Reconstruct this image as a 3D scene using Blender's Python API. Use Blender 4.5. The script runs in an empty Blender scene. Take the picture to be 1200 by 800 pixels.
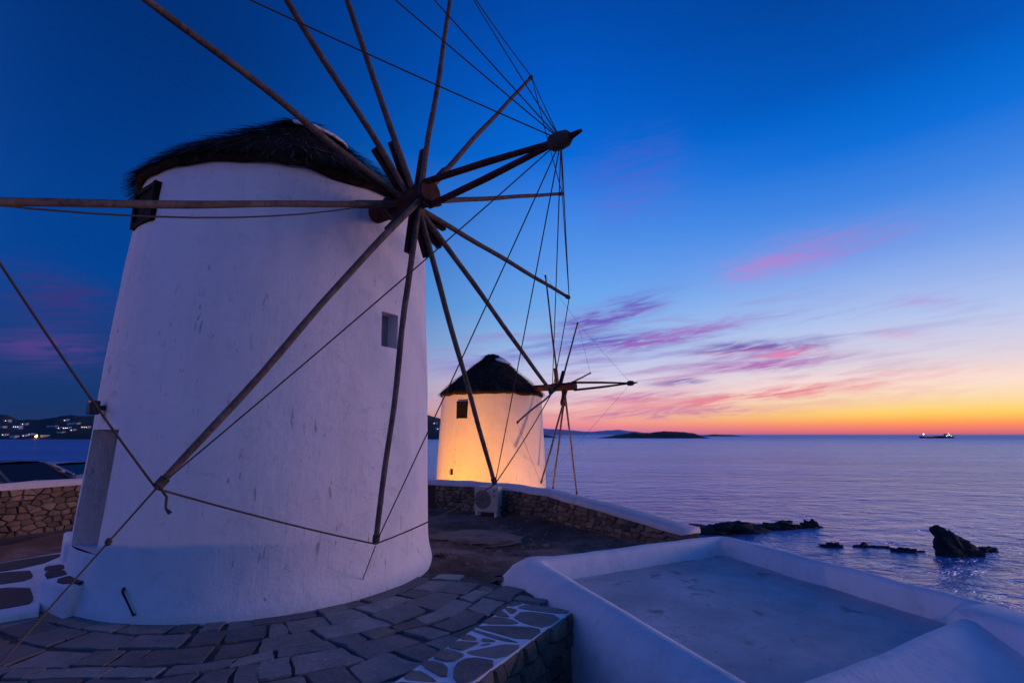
import bpy, math, random
import numpy as np
from mathutils import Vector, noise as mnoise
R = math.radians
random.seed(7)
scene = bpy.context.scene
COL = scene.collection

# ------------------------------------------------------------------ camera
F = 601.0                                   # focal length in pixels of a 1200 px wide frame
PITCH = math.atan(109.0 / F)
CP, SP = math.cos(PITCH), math.sin(PITCH)
cam = bpy.data.cameras.new("camera")
cam.sensor_width = 36.0
cam.lens = F / 1200 * 36
cam.clip_start = 0.05
cam.clip_end = 200000
camo = bpy.data.objects.new("camera", cam)
camo.rotation_euler = (math.pi / 2 + PITCH, 0, 0)
COL.objects.link(camo)
scene.camera = camo
scene.view_settings.view_transform = 'Standard'
scene.view_settings.look = 'None'
scene.view_settings.gamma = 1
scene.view_settings.exposure = 0.0
scene.view_settings.use_curve_mapping = False


def ray(x, y):
    d = ((x - 600) / F, 1.0, (400 - y) / F)
    return Vector((d[0], d[1] * CP - d[2] * SP, d[1] * SP + d[2] * CP))


def at_z(x, y, z):
    d = ray(x, y)
    return d * (z / d.z)


def at_y(x, y, yy):
    d = ray(x, y)
    return d * (yy / d.y)


def on_plane(x, y, P, n):
    d = ray(x, y)
    return d * (P.dot(n) / d.dot(n))


def pix(P):
    y = P[1] * CP + P[2] * SP
    z = -P[1] * SP + P[2] * CP
    if y < 0.05:
        return (-9999, -9999)
    return (600 + F * P[0] / y, 400 - F * z / y)


def azel(x, y):
    d = ray(x, y)
    return math.degrees(math.atan2(d.x, d.y)), math.degrees(math.atan2(d.z, math.hypot(d.x, d.y)))


# ------------------------------------------------------------------ node helper
class N:
    def __init__(s, nt):
        s.t = nt
        nt.nodes.clear()

    def add(s, typ, inputs=None, **kw):
        n = s.t.nodes.new(typ)
        for k, v in kw.items():
            setattr(n, k, v)
        for k, v in (inputs or {}).items():
            if isinstance(v, bpy.types.NodeSocket):
                s.t.links.new(v, n.inputs[k])
            else:
                n.inputs[k].default_value = v
        return n

    def m(s, op, a, b=0.0, c=0.0, clamp=False):
        n = s.add('ShaderNodeMath', {0: a, 1: b, 2: c}, operation=op)
        n.use_clamp = clamp
        return n.outputs[0]

    def mr(s, v, a, b, c=0.0, d=1.0, smooth=True):
        n = s.add('ShaderNodeMapRange', {0: v, 1: a, 2: b, 3: c, 4: d})
        n.interpolation_type = 'SMOOTHSTEP' if smooth else 'LINEAR'
        return n.outputs[0]

    def mix(s, f, a, b, bt='MIX'):
        n = s.add('ShaderNodeMix', data_type='RGBA', blend_type=bt)
        for i, v in ((0, f), (6, a), (7, b)):
            if isinstance(v, bpy.types.NodeSocket):
                s.t.links.new(v, n.inputs[i])
            else:
                n.inputs[i].default_value = v
        return n.outputs[2]

    def ramp(s, f, stops, interp='LINEAR'):
        n = s.add('ShaderNodeValToRGB', {0: f})
        cr = n.color_ramp
        cr.interpolation = interp
        while len(cr.elements) < len(stops):
            cr.elements.new(0.5)
        for e, (p, c) in zip(cr.elements, stops):
            e.position = p
            e.color = c if len(c) == 4 else (*c, 1)
        return n.outputs[0]


def lin(r, g, b):
    return tuple(((c / 255) / 12.92 if c <= 10 else ((c / 255 + .055) / 1.055) ** 2.4) for c in (r, g, b)) + (1,)


# ------------------------------------------------------------------ sky
GLOW_AZ = 60.0          # middle of the afterglow band
SUN_AZ = 80.0           # degrees to the right of the view axis
SUN_EL = 1.0
world = bpy.data.worlds.new("World")
scene.world = world
world.use_nodes = True
w = N(world.node_tree)
tc = w.add('ShaderNodeTexCoord').outputs['Generated']
sep = w.add('ShaderNodeSeparateXYZ', {0: tc})
sx, sy, sz = sep.outputs
el = w.m('MULTIPLY', w.m('ARCSINE', sz), 180 / math.pi)
az = w.m('MULTIPLY', w.m('ARCTAN2', sx, sy), 180 / math.pi)
da = w.m('ABSOLUTE', w.m('SUBTRACT', az, GLOW_AZ))
da = w.m('MINIMUM', da, w.m('SUBTRACT', 360.0, da))        # angle away from the afterglow
ele = w.m('DIVIDE', w.m('MAXIMUM', el, 0.0), 60.0, clamp=True)


def stops(lst):
    return [(min(1, e / 60.0), lin(*c)) for e, c in lst]


sunward = w.ramp(ele, stops([(0, (188, 98, 122)), (.4, (234, 120, 118)), (.8, (254, 138, 100)), (1.3, (254, 178, 92)), (1.8, (254, 206, 100)),
                             (2.5, (253, 215, 140)), (3.3, (252, 221, 178)), (4.3, (252, 223, 206)), (5.2, (246, 219, 214)), (6.0, (230, 214, 220)),
                             (7.4, (214, 208, 228)), (10.5, (178, 196, 238)), (16.5, (114, 158, 234)), (21, (66, 134, 228)), (26, (12, 110, 216)),
                             (29, (0, 100, 204)), (32, (0, 84, 184)), (39, (0, 68, 156)), (60, (0, 46, 122))]))
middle = w.ramp(ele, stops([(0, (168, 110, 160)), (.5, (206, 128, 162)), (1.1, (238, 142, 152)), (2.0, (240, 170, 168)), (2.9, (244, 194, 190)),
                            (4.0, (228, 198, 208)), (5.5, (212, 204, 230)), (7.2, (190, 198, 234)), (10, (150, 188, 236)), (14, (108, 170, 238)),
                            (19, (88, 150, 234)), (24, (64, 134, 229)), (30, (4, 106, 216)), (37, (0, 88, 196)), (43, (0, 74, 172)),
                            (50, (0, 60, 146)), (60, (0, 46, 122))]))
side = w.ramp(ele, stops([(0, (32, 50, 96)), (3, (24, 54, 108)), (8, (20, 60, 124)), (14, (0, 66, 146)), (20, (0, 63, 142)), (27, (0, 55, 131)),
                          (35, (0, 48, 118)), (60, (0, 44, 118))]))
back = w.ramp(ele, stops([(0, (76, 100, 172)), (7, (84, 114, 214)), (18, (76, 120, 230)), (34, (34, 98, 208)), (60, (0, 46, 122))]))
c = w.mix(w.mr(da, 20, 60), sunward, middle)
c = w.mix(w.mr(da, 50, 98), c, side)
c = w.mix(w.mr(da, 102, 155), c, back)
# clouds: wisps placed by direction, edges broken up with noise
dirv = w.add('ShaderNodeCombineXYZ', {0: w.m('MULTIPLY', az, .055), 1: w.m('MULTIPLY', el, .30), 2: 0.0}).outputs[0]
n1 = w.add('ShaderNodeTexNoise', {'Vector': dirv, 'Scale': 1.6, 'Detail': 5.0, 'Roughness': .6})
n2 = w.add('ShaderNodeTexNoise', {'Vector': dirv, 'Scale': 4.2, 'Detail': 6.0, 'Roughness': .62, 'Distortion': .6})
waz = w.m('ADD', az, w.m('MULTIPLY', w.m('SUBTRACT', n1.outputs[0], .5), 7.0))
wel = w.m('ADD', el, w.m('MULTIPLY', w.m('SUBTRACT', n2.outputs[0], .5), 1.7))
fv_ = w.add('ShaderNodeCombineXYZ', {0: w.m('MULTIPLY', w.m('ADD', az, w.m('MULTIPLY', el, 2.0)), .10), 1: w.m('MULTIPLY', w.m('SUBTRACT', el, w.m('MULTIPLY', az, .16)), 1.1), 2: 1.3}).outputs[0]
nf = w.add('ShaderNodeTexNoise', {'Vector': fv_, 'Scale': 1.7, 'Detail': 7.0, 'Roughness': .62, 'Distortion': .7}).outputs[0]
WISPS = [  # x1,y1,x2,y2, half thickness in degrees, colour, strength
    (655, 392, 762, 352, 1.25, (108, 86, 186), .75), (650, 406, 790, 396, .9, (98, 96, 190), .75),
    (690, 412, 872, 376, .75, (160, 104, 190), .7), (820, 412, 965, 404, .75, (112, 90, 172), .8),
    (830, 418, 950, 411, .45, (226, 134, 176), .6), (800, 434, 990, 418, .5, (178, 116, 184), .7),
    (850, 322, 985, 292, 1.3, (186, 130, 208), .45), (900, 300, 1080, 262, 1.6, (150, 130, 206), .28),
    (700, 484, 1050, 444, .55, (232, 140, 148), .7), (655, 470, 830, 462, .7, (196, 118, 170), .55),
    (760, 449, 830, 446, .4, (128, 104, 176), .55), (640, 488, 900, 478, .6, (206, 130, 166), .6),
    (1030, 390, 1110, 391, .5, (214, 160, 200), .3), (1030, 355, 1130, 352, .6, (178, 150, 212), .3),
    (690, 205, 790, 178, 2.4, (72, 96, 206), .35), (690, 250, 800, 222, 2.0, (92, 110, 212), .3),
    (10, 330, 130, 372, 2.2, (54, 54, 124), .55), (0, 405, 110, 412, 1.6, (78, 62, 136), .6),
    (510, 432, 650, 408, .9, (120, 126, 204), .5), (505, 470, 640, 462, .9, (150, 130, 196), .5)]
for x1, y1, x2, y2, th, colr, st in WISPS:
    a1, e1 = azel(x1, y1)
    a2, e2 = azel(x2, y2)
    ca, ce = (a1 + a2) / 2, (e1 + e2) / 2
    L = max(1.0, math.hypot(a2 - a1, e2 - e1) / 2)
    co, si = (a2 - a1) / 2 / L, (e2 - e1) / 2 / L
    dx = w.m('SUBTRACT', waz, ca)
    dy = w.m('SUBTRACT', wel, ce)
    u = w.m('DIVIDE', w.m('ADD', w.m('MULTIPLY', dx, co), w.m('MULTIPLY', dy, si)), L * 1.05)
    v = w.m('DIVIDE', w.m('SUBTRACT', w.m('MULTIPLY', dy, co), w.m('MULTIPLY', dx, si)), th)
    q = w.m('ADD', w.m('POWER', w.m('ABSOLUTE', u), 2.6), w.m('MULTIPLY', v, v))
    g = w.m('EXPONENT', w.m('MULTIPLY', q, -1.1))
    br = w.mr(nf, .34, .62)
    f = w.m('MULTIPLY', w.m('MULTIPLY', g, w.m('ADD', .22, w.m('MULTIPLY', br, 1.15))), min(.95, st * 1.3), clamp=True)
    c = w.mix(f, c, lin(*colr))
cd_ = w.add('ShaderNodeCombineXYZ', {0: w.m('MULTIPLY', w.m('ADD', az, w.m('MULTIPLY', el, 2.0)), .040), 1: w.m('MULTIPLY', w.m('SUBTRACT', el, w.m('MULTIPLY', az, .10)), .42), 2: 3.7}).outputs[0]
n3 = w.add('ShaderNodeTexNoise', {'Vector': cd_, 'Scale': 1.9, 'Detail': 7.0, 'Roughness': .58, 'Distortion': .5}).outputs[0]
cm = w.m('MULTIPLY', w.mr(n3, .47, .66), w.m('MULTIPLY', w.mr(el, 1.5, 4.0), w.mr(el, 9.0, 17.0, 1.0, 0.0)))
cm = w.m('MULTIPLY', w.m('MULTIPLY', cm, w.m('MULTIPLY', w.mr(az, 22, 44, 1.0, .25), w.mr(az, -16, 2))), .75, clamp=True)
c = w.mix(cm, c, w.mix(w.mr(el, 3.0, 9.0), lin(230, 152, 166), lin(146, 140, 206)))
sky = w.add('ShaderNodeTexSky')
sky.sky_type = 'NISHITA'
sky.sun_disc = False
sky.sun_elevation = R(-3.0)
sky.sun_rotation = R(SUN_AZ)
sky.air_density = 1.4
nish = w.mix(1.0, sky.outputs[0], (.02, .02, .02, 1), 'MULTIPLY')
c = w.mix(1.0, c, nish, 'ADD')
w.add('ShaderNodeOutputWorld', {0: w.add('ShaderNodeBackground', {0: c, 1: 1.0}).outputs[0]})

sun = bpy.data.lights.new("sun", 'SUN')
sun.energy = 1.0
sun.angle = R(22)
sun.color = (1.0, .50, .60)
suno = bpy.data.objects.new("sun", sun)
sd = Vector((math.sin(R(SUN_AZ)) * math.cos(R(SUN_EL + 3)), math.cos(R(SUN_AZ)) * math.cos(R(SUN_EL + 3)), math.sin(R(SUN_EL + 3))))
suno.rotation_euler = sd.to_track_quat('Z', 'Y').to_euler()
COL.objects.link(suno)

# ------------------------------------------------------------------ materials
MATS = {}


def mat(name, fn):
    m = bpy.data.materials.new(name)
    m.use_nodes = True
    n = N(m.node_tree)
    bs = fn(n)
    n.add('ShaderNodeOutputMaterial', {0: bs})
    MATS[name] = m
    return m


def coords(n, scale=(1, 1, 1), kind='Object'):
    t = n.add('ShaderNodeTexCoord').outputs[kind]
    return n.add('ShaderNodeMapping', {0: t, 3: scale}).outputs[0]


def noise(n, v, sc, det=5.0, ro=.6, dist=0.0):
    return n.add('ShaderNodeTexNoise', {'Vector': v, 'Scale': sc, 'Detail': det, 'Roughness': ro, 'Distortion': dist}).outputs[0]


def bsdf(n, col, rough=.8, bump=None, bs=.3, bd=.02, **kw):
    inp = {'Base Color': col, 'Roughness': rough}
    inp.update(kw)
    b = n.add('ShaderNodeBsdfPrincipled', inp)
    if bump is not None:
        bn = n.add('ShaderNodeBump', {'Height': bump, 'Strength': bs, 'Distance': bd})
        n.t.links.new(bn.outputs[0], b.inputs['Normal'])
    return b.outputs[0]


def m_plaster(base=(.78, .77, .75), flakes=0.0, dirt=.3):
    def fn(n):
        v = coords(n)
        vs = coords(n, (1, 1, .22))
        a = noise(n, v, .9, 6)
        b = noise(n, vs, 2.6, 7, .65)
        f = noise(n, v, 38, 4, .7)
        dk = tuple(x * y for x, y in zip(base, (.72, .70, .68)))
        col = n.mix(n.m('MULTIPLY', n.mr(b, .42, .74), dirt), (*base, 1), (*dk, 1))
        col = n.mix(n.m('MULTIPLY', n.mr(a, .45, .75), dirt * .8), col, (*[x * .8 for x in base], 1))
        if flakes:
            fk = noise(n, coords(n, (1, 1, .22)), 17.0, 3, .55, .3)
            reg = noise(n, v, .55, 2)
            mk = n.m('MULTIPLY', n.mr(fk, .655, .70), n.mr(reg, .46, .58))
            col = n.mix(n.m('MULTIPLY', mk, flakes), col, (.20, .09, .06, 1))
        ck = noise(n, v, 1.7, 8, .6, .8)
        cr = n.m('SUBTRACT', 1.0, n.mr(n.m('ABSOLUTE', n.m('SUBTRACT', ck, .5)), .0, .0045))
        cr = n.m('MULTIPLY', cr, n.mr(a, .46, .62))
        col = n.mix(n.m('MULTIPLY', cr, .4), col, (.20, .17, .15, 1))
        gr = noise(n, v, 5.5, 8, .72)
        col = n.mix(n.m('MULTIPLY', n.mr(gr, .52, .80), dirt * 1.1), col, (.30, .27, .25, 1))
        sp = noise(n, v, 24, 2, .5)
        col = n.mix(n.mr(sp, .79, .82, 0, .35), col, (.12, .09, .08, 1))
        br_ = noise(n, coords(n, (9, 9, 1.6)), 2.4, 4, .6)
        bump = n.m('ADD', n.m('ADD', n.m('MULTIPLY', noise(n, v, 3.2, 5), 1.0), n.m('MULTIPLY', f, .14)), n.m('MULTIPLY', br_, .22))
        bump = n.m('SUBTRACT', bump, n.m('MULTIPLY', cr, .25))
        return bsdf(n, col, .88, bump, .5, .045)
    return fn


mat('mill_plaster', m_plaster((.82, .81, .80), .5, .28))
mat('amber_lit_plaster', m_plaster((.80, .73, .62), .5, .32))  # whitewash with part of the amber floodlight glow put into its colour
mat('plaster', m_plaster((.80, .80, .80), 0, .35))
mat('coping_plaster', m_plaster((.68, .64, .62), 0, .4))


def fn_deck(n):
    v = coords(n)
    a = noise(n, v, 1.1, 7, .65)
    b = noise(n, v, 6, 6, .7)
    sp = noise(n, v, 16, 2, .5)
    col = n.ramp(a, [(.3, (.40, .40, .40)), (.5, (.54, .53, .52)), (.7, (.66, .65, .64))])
    col = n.mix(n.mr(b, .5, .8, 0, .35), col, (.30, .29, .28, 1))
    st = noise(n, v, 2.3, 3, .5, 1.2)
    col = n.mix(n.mr(st, .61, .72, 0, .6), col, (.16, .13, .12, 1))
    ck = noise(n, v, 1.3, 8, .6, .9)
    cr = n.m('MULTIPLY', n.m('SUBTRACT', 1.0, n.mr(n.m('ABSOLUTE', n.m('SUBTRACT', ck, .5)), .0, .005)), n.mr(a, .42, .6))
    col = n.mix(n.m('MULTIPLY', cr, .55), col, (.10, .09, .085, 1))
    col = n.mix(n.mr(sp, .70, .76, 0, .8), col, (.06, .05, .045, 1))
    return bsdf(n, col, .85, n.m('ADD', b, n.m('MULTIPLY', a, 2)), .3, .02)


mat('deck', fn_deck)


def fn_wood(c1, c2, sc=(14, 14, 1.2)):
    def fn(n):
        v = coords(n)
        a = noise(n, v, 6.0, 6, .65)
        b = noise(n, v, 32.0, 4, .6)
        col = n.ramp(a, [(.3, c1), (.62, c2), (.8, tuple(min(1, x * 1.35) for x in c2))])
        col = n.mix(n.mr(b, .5, .72, 0, .6), col, (*[x * .35 for x in c1], 1))
        return bsdf(n, col, .85, b, .6, .015, **{'Specular IOR Level': .15})
    return fn


mat('pole_wood', fn_wood((.07, .053, .046), (.18, .135, .112)))
mat('hub_wood', fn_wood((.035, .018, .014), (.09, .038, .027)))
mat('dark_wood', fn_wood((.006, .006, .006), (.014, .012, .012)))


def fn_thatch(n):
    v = coords(n)
    a = noise(n, v, 9, 5, .7)
    b = noise(n, v, 2, 4)
    col = n.ramp(a, [(.3, (.014, .011, .009)), (.55, (.05, .035, .026)), (.75, (.13, .09, .062))])
    col = n.mix(n.mr(b, .4, .7, 0, .5), col, (.012, .009, .008, 1))
    return bsdf(n, col, .95, a, .5, .03, **{'Specular IOR Level': .1})


mat('thatch', fn_thatch)


def fn_stone(cols, sc=5.0, rough=.8, mapping='Object', pits=.5):
    def fn(n):
        v = coords(n)
        oi = n.add('ShaderNodeObjectInfo').outputs['Random']
        off = n.add('ShaderNodeVectorMath', {0: v, 1: n.add('ShaderNodeCombineXYZ', {0: n.m('MULTIPLY', oi, 31.0), 1: n.m('MULTIPLY', oi, 17.0)}).outputs[0]}, operation='ADD').outputs[0]
        a = noise(n, off, sc, 7, .66)
        b = noise(n, off, sc * 7, 5, .7)
        base = n.ramp(oi, [(i / (len(cols) - 1), c) for i, c in enumerate(cols)])
        col = n.mix(n.mr(a, .35, .72, 0, .65), base, n.mix(1.0, base, (.5, .47, .45, 1), 'MULTIPLY'))
        col = n.mix(n.mr(b, .52, .70, 0, .7), col, n.mix(1.0, base, (1.6, 1.55, 1.5, 1), 'MULTIPLY'))
        pit = noise(n, off, 11, 3, .5, .4)
        col = n.mix(n.mr(pit, .70, .75, 0, pits), col, (.03, .02, .016, 1))
        return bsdf(n, col, rough, n.m('ADD', n.m('MULTIPLY', a, 1.5), n.m('MULTIPLY', b, .6)), 1.0, .028)
    return fn


mat('paver', fn_stone([(.17, .165, .165), (.27, .265, .26), (.10, .095, .09), (.35, .335, .315), (.21, .18, .155), (.14, .14, .15)], 3.0, .62, pits=.8))
mat('rubble', fn_stone([(.17, .12, .08), (.28, .19, .12), (.12, .095, .075), (.36, .26, .17), (.21, .165, .13)], 6.0, .9))
mat('cap_stone', fn_stone([(.22, .20, .18), (.28, .24, .20), (.18, .165, .155), (.33, .29, .25)], 5.0, .8))
mat('slate', fn_stone([(.035, .033, .034), (.06, .055, .052), (.045, .04, .04)], 5.0, .7))
mat('sea_rock', fn_stone([(.018, .014, .014), (.03, .024, .022)], .9, .8))


def fn_soil(n):
    v = coords(n)
    a = noise(n, v, .8, 8, .65)
    b = noise(n, v, 9, 7, .7)
    g = noise(n, v, 45, 4, .7)
    col = n.ramp(a, [(.30, (.06, .04, .03)), (.46, (.13, .072, .048)), (.56, (.25, .155, .11)), (.70, (.38, .27, .21))])
    col = n.mix(n.mr(b, .45, .7, 0, .6), col, (.05, .035, .028, 1))
    col = n.mix(n.mr(g, .66, .74, 0, .45), col, (.2, .16, .13, 1))
    return bsdf(n, col, .95, n.m('ADD', b, n.m('MULTIPLY', g, .3)), .9, .05)


mat('soil', fn_soil)


def simple(name, col, rough=.7, amount=.35, sc=8.0, **kw):
    def fn(n):
        v = coords(n)
        a = noise(n, v, sc, 6, .65)
        cc = n.mix(n.mr(a, .38, .72, 0, amount), (*col, 1), (*[x * .5 for x in col], 1))
        return bsdf(n, cc, rough, a, .15, .01, **kw)
    return mat(name, fn)


simple('mortar', (.05, .04, .033), .95)
simple('bed', (.10, .085, .075), .95)
simple('white_joint', (.82, .82, .83), .85, .1)
simple('rope', (.075, .058, .045), .95, .5, 60)
simple('black_metal', (.02, .02, .022), .5)
simple('black_plastic', (.012, .012, .013), .55)
simple('ac_casing', (.50, .46, .40), .5, .25, 12)
simple('ac_grille', (.20, .185, .16), .6)
simple('ac_foot', (.72, .70, .68), .6)
simple('logo_teal', (.02, .30, .42), .5, .05)
simple('logo_dark', (.05, .06, .09), .5, .05)
simple('car_dark', (.035, .042, .055), .28, .1, 4)
simple('car_silver', (.32, .36, .42), .3, .1, 4)
simple('rubber', (.015, .015, .015), .9)
simple('chrome', (.5, .5, .5), .3, .1)
simple('headland', (.035, .028, .022), .95, .5, .02)
simple('hazed_mountain', (.50, .42, .55), 1.0, .2, .0005)  # distance haze put into the pale purple base colour
simple('scrub', (.03, .028, .02), .95, .6, .02)
simple('house_white', (.55, .55, .57), .85, .1, .2)
simple('ship_hull', (.022, .014, .014), .6, .3, .2)
simple('ship_white', (.5, .5, .5), .6, .1, .2)
simple('ship_red', (.13, .035, .025), .6, .2, .2)
simple('rope_pale', (.20, .15, .115), .95, .5, 60)
simple('pale_straw', (.17, .125, .085), .95, .5, 30)
simple('dry_grass', (.06, .052, .03), .95)
mat('bedrock', fn_stone([(.22, .15, .115), (.26, .185, .145)], 2.2, .95, pits=.4))
simple('pebble', (.24, .19, .15), .9, .5, 20)
simple('metal_and_shade_grey', (.25, .26, .27), .5)


def fn_glass(n):
    return bsdf(n, (.008, .010, .014, 1), .06, **{'Specular IOR Level': .22})


mat('car_glass', fn_glass)


def emit(name, col, st):
    mat(name, lambda n: n.add('ShaderNodeEmission', {0: (*col, 1), 1: st}).outputs[0])


emit('lamp_warm', (1, .72, .38), 6)
emit('lamp_white', (.9, .95, 1), 5)
emit('lamp_orange', (1, .42, .1), 14)
emit('lamp_ship', (1, .95, .8), 3.5)
emit('lamp_street', (1, .6, .3), 6)
emit('lamp_flood', (1, .62, .12), 6)


def fn_sea(n):
    t = n.add('ShaderNodeTexCoord').outputs['Object']
    v1 = n.add('ShaderNodeMapping', {0: t, 2: (0, 0, R(-18)), 3: (.09, .15, 1)}).outputs[0]
    v2 = n.add('ShaderNodeMapping', {0: t, 2: (0, 0, R(-30)), 3: (.32, .46, 1)}).outputs[0]
    v3 = n.add('ShaderNodeMapping', {0: t, 2: (0, 0, R(-8)), 3: (.010, .028, 1)}).outputs[0]
    a = noise(n, v1, 1.0, 5, .6, .3)
    b = noise(n, v2, 1.0, 5, .65, .5)
    d = noise(n, v3, 1.0, 4, .55)
    h = n.m('ADD', n.m('ADD', n.m('MULTIPLY', a, .8), n.m('MULTIPLY', b, .50)), n.m('MULTIPLY', d, 1.2))
    col = n.mix(n.mr(d, .35, .65), (.17, .27, .54, 1), (.26, .38, .68, 1))
    dist = n.add('ShaderNodeVectorMath', {0: t}, operation='LENGTH').outputs[1]
    far = n.mr(dist, 150, 1800)                       # chop too fine to resolve becomes roughness
    h = n.m('MULTIPLY', h, n.m('SUBTRACT', 1.0, n.m('MULTIPLY', far, .8)))
    return bsdf(n, col, n.m('ADD', .25, n.m('MULTIPLY', far, .2)), h, 1.0, 3.1, **{'IOR': 1.33, 'Metallic': .55})


mat('sea', fn_sea)

# ------------------------------------------------------------------ mesh helpers


class MB:
    def __init__(s):
        s.v = []
        s.f = []

    def add(s, vs, fs):
        o = len(s.v)
        s.v += [tuple(p) for p in vs]
        s.f += [tuple(i + o for i in q) for q in fs]
        return s

    def frame(s, c, ex, ey, ez):
        """box by centre and three half-extent vectors"""
        c, ex, ey, ez = map(Vector, (c, ex, ey, ez))
        vs = [c + ex * a + ey * b + ez * d for d in (-1, 1) for b in (-1, 1) for a in (-1, 1)]
        return s.add(vs, [(0, 2, 3, 1), (4, 5, 7, 6), (0, 1, 5, 4), (2, 6, 7, 3), (0, 4, 6, 2), (1, 3, 7, 5)])

    def box(s, x0, x1, y0, y1, z0, z1):
        return s.frame(((x0 + x1) / 2, (y0 + y1) / 2, (z0 + z1) / 2), ((x1 - x0) / 2, 0, 0), (0, (y1 - y0) / 2, 0), (0, 0, (z1 - z0) / 2))

    def tube(s, pts, rad, seg=8, caps=True):
        pts = [Vector(p) for p in pts]
        if not hasattr(rad, '__len__'):
            rad = [rad] * len(pts)
        t0 = (pts[1] - pts[0]).normalized()
        up = Vector((0, 0, 1)) if abs(t0.z) < .9 else Vector((1, 0, 0))
        vs, fs = [], []
        for i, p in enumerate(pts):
            t = (pts[min(i + 1, len(pts) - 1)] - pts[max(i - 1, 0)]).normalized()
            a = t.cross(up).normalized()
            b = a.cross(t)
            for k in range(seg):
                g = 2 * math.pi * k / seg
                vs.append(p + (a * math.cos(g) + b * math.sin(g)) * rad[i])
        for i in range(len(pts) - 1):
            for k in range(seg):
                k2 = (k + 1) % seg
                fs.append((i * seg + k, i * seg + k2, (i + 1) * seg + k2, (i + 1) * seg + k))
        if caps:
            fs.append(tuple(range(seg)))
            fs.append(tuple(len(vs) - seg + k for k in reversed(range(seg))))
        return s.add(vs, fs)

    def prism(s, poly, z0, z1, bev=0.0, topjit=0.0):
        """extruded polygon (ccw list of xy), with a chamfer at the top edge"""
        n = len(poly)
        cx = sum(p[0] for p in poly) / n
        cy = sum(p[1] for p in poly) / n
        vs = [(x, y, z0) for x, y in poly]
        if bev:
            vs += [(x, y, z1 - bev) for x, y in poly]
            vs += [(x + (cx - x) * bev * 2.2, y + (cy - y) * bev * 2.2, z1 + random.uniform(-topjit, topjit)) for x, y in poly]
            L = 3
        else:
            vs += [(x, y, z1) for x, y in poly]
            L = 2
        fs = []
        for l in range(L - 1):
            for k in range(n):
                k2 = (k + 1) % n
                fs.append((l * n + k, l * n + k2, (l + 1) * n + k2, (l + 1) * n + k))
        fs.append(tuple((L - 1) * n + k for k in range(n)))
        fs.append(tuple(reversed(range(n))))
        return s.add(vs, fs)


ORG = {}


def link(name, me, parent=None):
    o = bpy.data.objects.new(name, me)
    COL.objects.link(o)
    if parent is not None:
        o.parent = parent
    return o


def obj(name, mb, material, parent=None, smooth=False, bevel=0.0, auto=None):
    org = ORG.get(parent.name, Vector((0, 0, 0))) if parent is not None else Vector((0, 0, 0))
    me = bpy.data.meshes.new(name)
    me.from_pydata([(x - org.x, y - org.y, z - org.z) for x, y, z in mb.v], [], mb.f)
    me.update()
    me.materials.append(MATS[material])
    if smooth:
        me.polygons.foreach_set('use_smooth', [True] * len(me.polygons))
    o = link(name, me, parent)
    if parent is not None:
        ORG[o.name] = org
    if bevel:
        b = o.modifiers.new('bevel', 'BEVEL')
        b.width = bevel
        b.segments = 2
        b.limit_method = 'ANGLE'
    return o


def thing(name, label, cat, loc, group=None):
    o = bpy.data.objects.new(name, None)
    o.empty_display_size = .2
    COL.objects.link(o)
    o.location = loc
    ORG[o.name] = Vector(loc)
    o['label'] = label
    o['category'] = cat
    if group:
        o['group'] = group
    return o


def tag(o, label, cat, group=None):
    o['label'] = label
    o['category'] = cat
    if group:
        o['group'] = group
    return o


def struct(o):
    o['kind'] = 'structure'
    return o


def nz(x, y, z=0.0, s=1.0):
    return mnoise.noise(Vector((x * s, y * s, z * s)))


def fbm(x, y, z, s, o=4):
    a, t = 1.0, 0.0
    for i in range(o):
        t += a * mnoise.noise(Vector((x * s + 3.1 * i, y * s + 7.7 * i, z * s)))
        s *= 2.1
        a *= .5
    return t


def clip(poly, px, py, nx, ny):
    """keep the side where (p - P).n <= 0"""
    out = []
    for i in range(len(poly)):
        a, b = poly[i], poly[(i + 1) % len(poly)]
        da_ = (a[0] - px) * nx + (a[1] - py) * ny
        db_ = (b[0] - px) * nx + (b[1] - py) * ny
        if da_ <= 0:
            out.append(a)
        if (da_ < 0 < db_) or (db_ < 0 < da_):
            t = da_ / (da_ - db_)
            out.append((a[0] + (b[0] - a[0]) * t, a[1] + (b[1] - a[1]) * t))
    return out


def voronoi(seeds, bound, gap):
    cells = []
    for i, (x, y) in enumerate(seeds):
        p = list(bound)
        for j, (u, v) in enumerate(seeds):
            if i == j or abs(u - x) + abs(v - y) > 3:
                continue
            d = math.hypot(u - x, v - y)
            if d < 1e-6:
                continue
            nx, ny = (u - x) / d, (v - y) / d
            p = clip(p, x + nx * (d / 2 - gap / 2), y + ny * (d / 2 - gap / 2), nx, ny)
            if len(p) < 3:
                break
        q = []
        for a in p:
            if not q or math.hypot(a[0] - q[-1][0], a[1] - q[-1][1]) > .006:
                q.append(a)
        if len(q) >= 3:
            cells.append(q)
    return cells


def inpoly(x, y, poly):
    r = False
    for i in range(len(poly)):
        (x1, y1), (x2, y2) = poly[i], poly[i - 1]
        if (y1 > y) != (y2 > y) and x < (x2 - x1) * (y - y1) / (y2 - y1) + x1:
            r = not r
    return r


# ------------------------------------------------------------------ layout numbers
G = -2.0                                            # paving level, the lens is at 0
SEA = -8.0
M1 = Vector((-3.77, 8.44, G))
A1 = Vector((.7949, -.6067, .0)).normalized()        # axle of the near mill
HUB1 = Vector((-1.353, 6.594, 3.18))
M2 = Vector((-.90, 23.0, -3.9))
az2 = R(122)
A2 = Vector((math.sin(az2), math.cos(az2), 0))
HUB2 = M2 + A2 * 3.55
HUB2.z = (509 - 454) / F * HUB2.y


def prof(h):
    return 2.437 - .028 * h - .0025 * h * h + .07 * math.exp(-(h / .22) ** 2)


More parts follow.
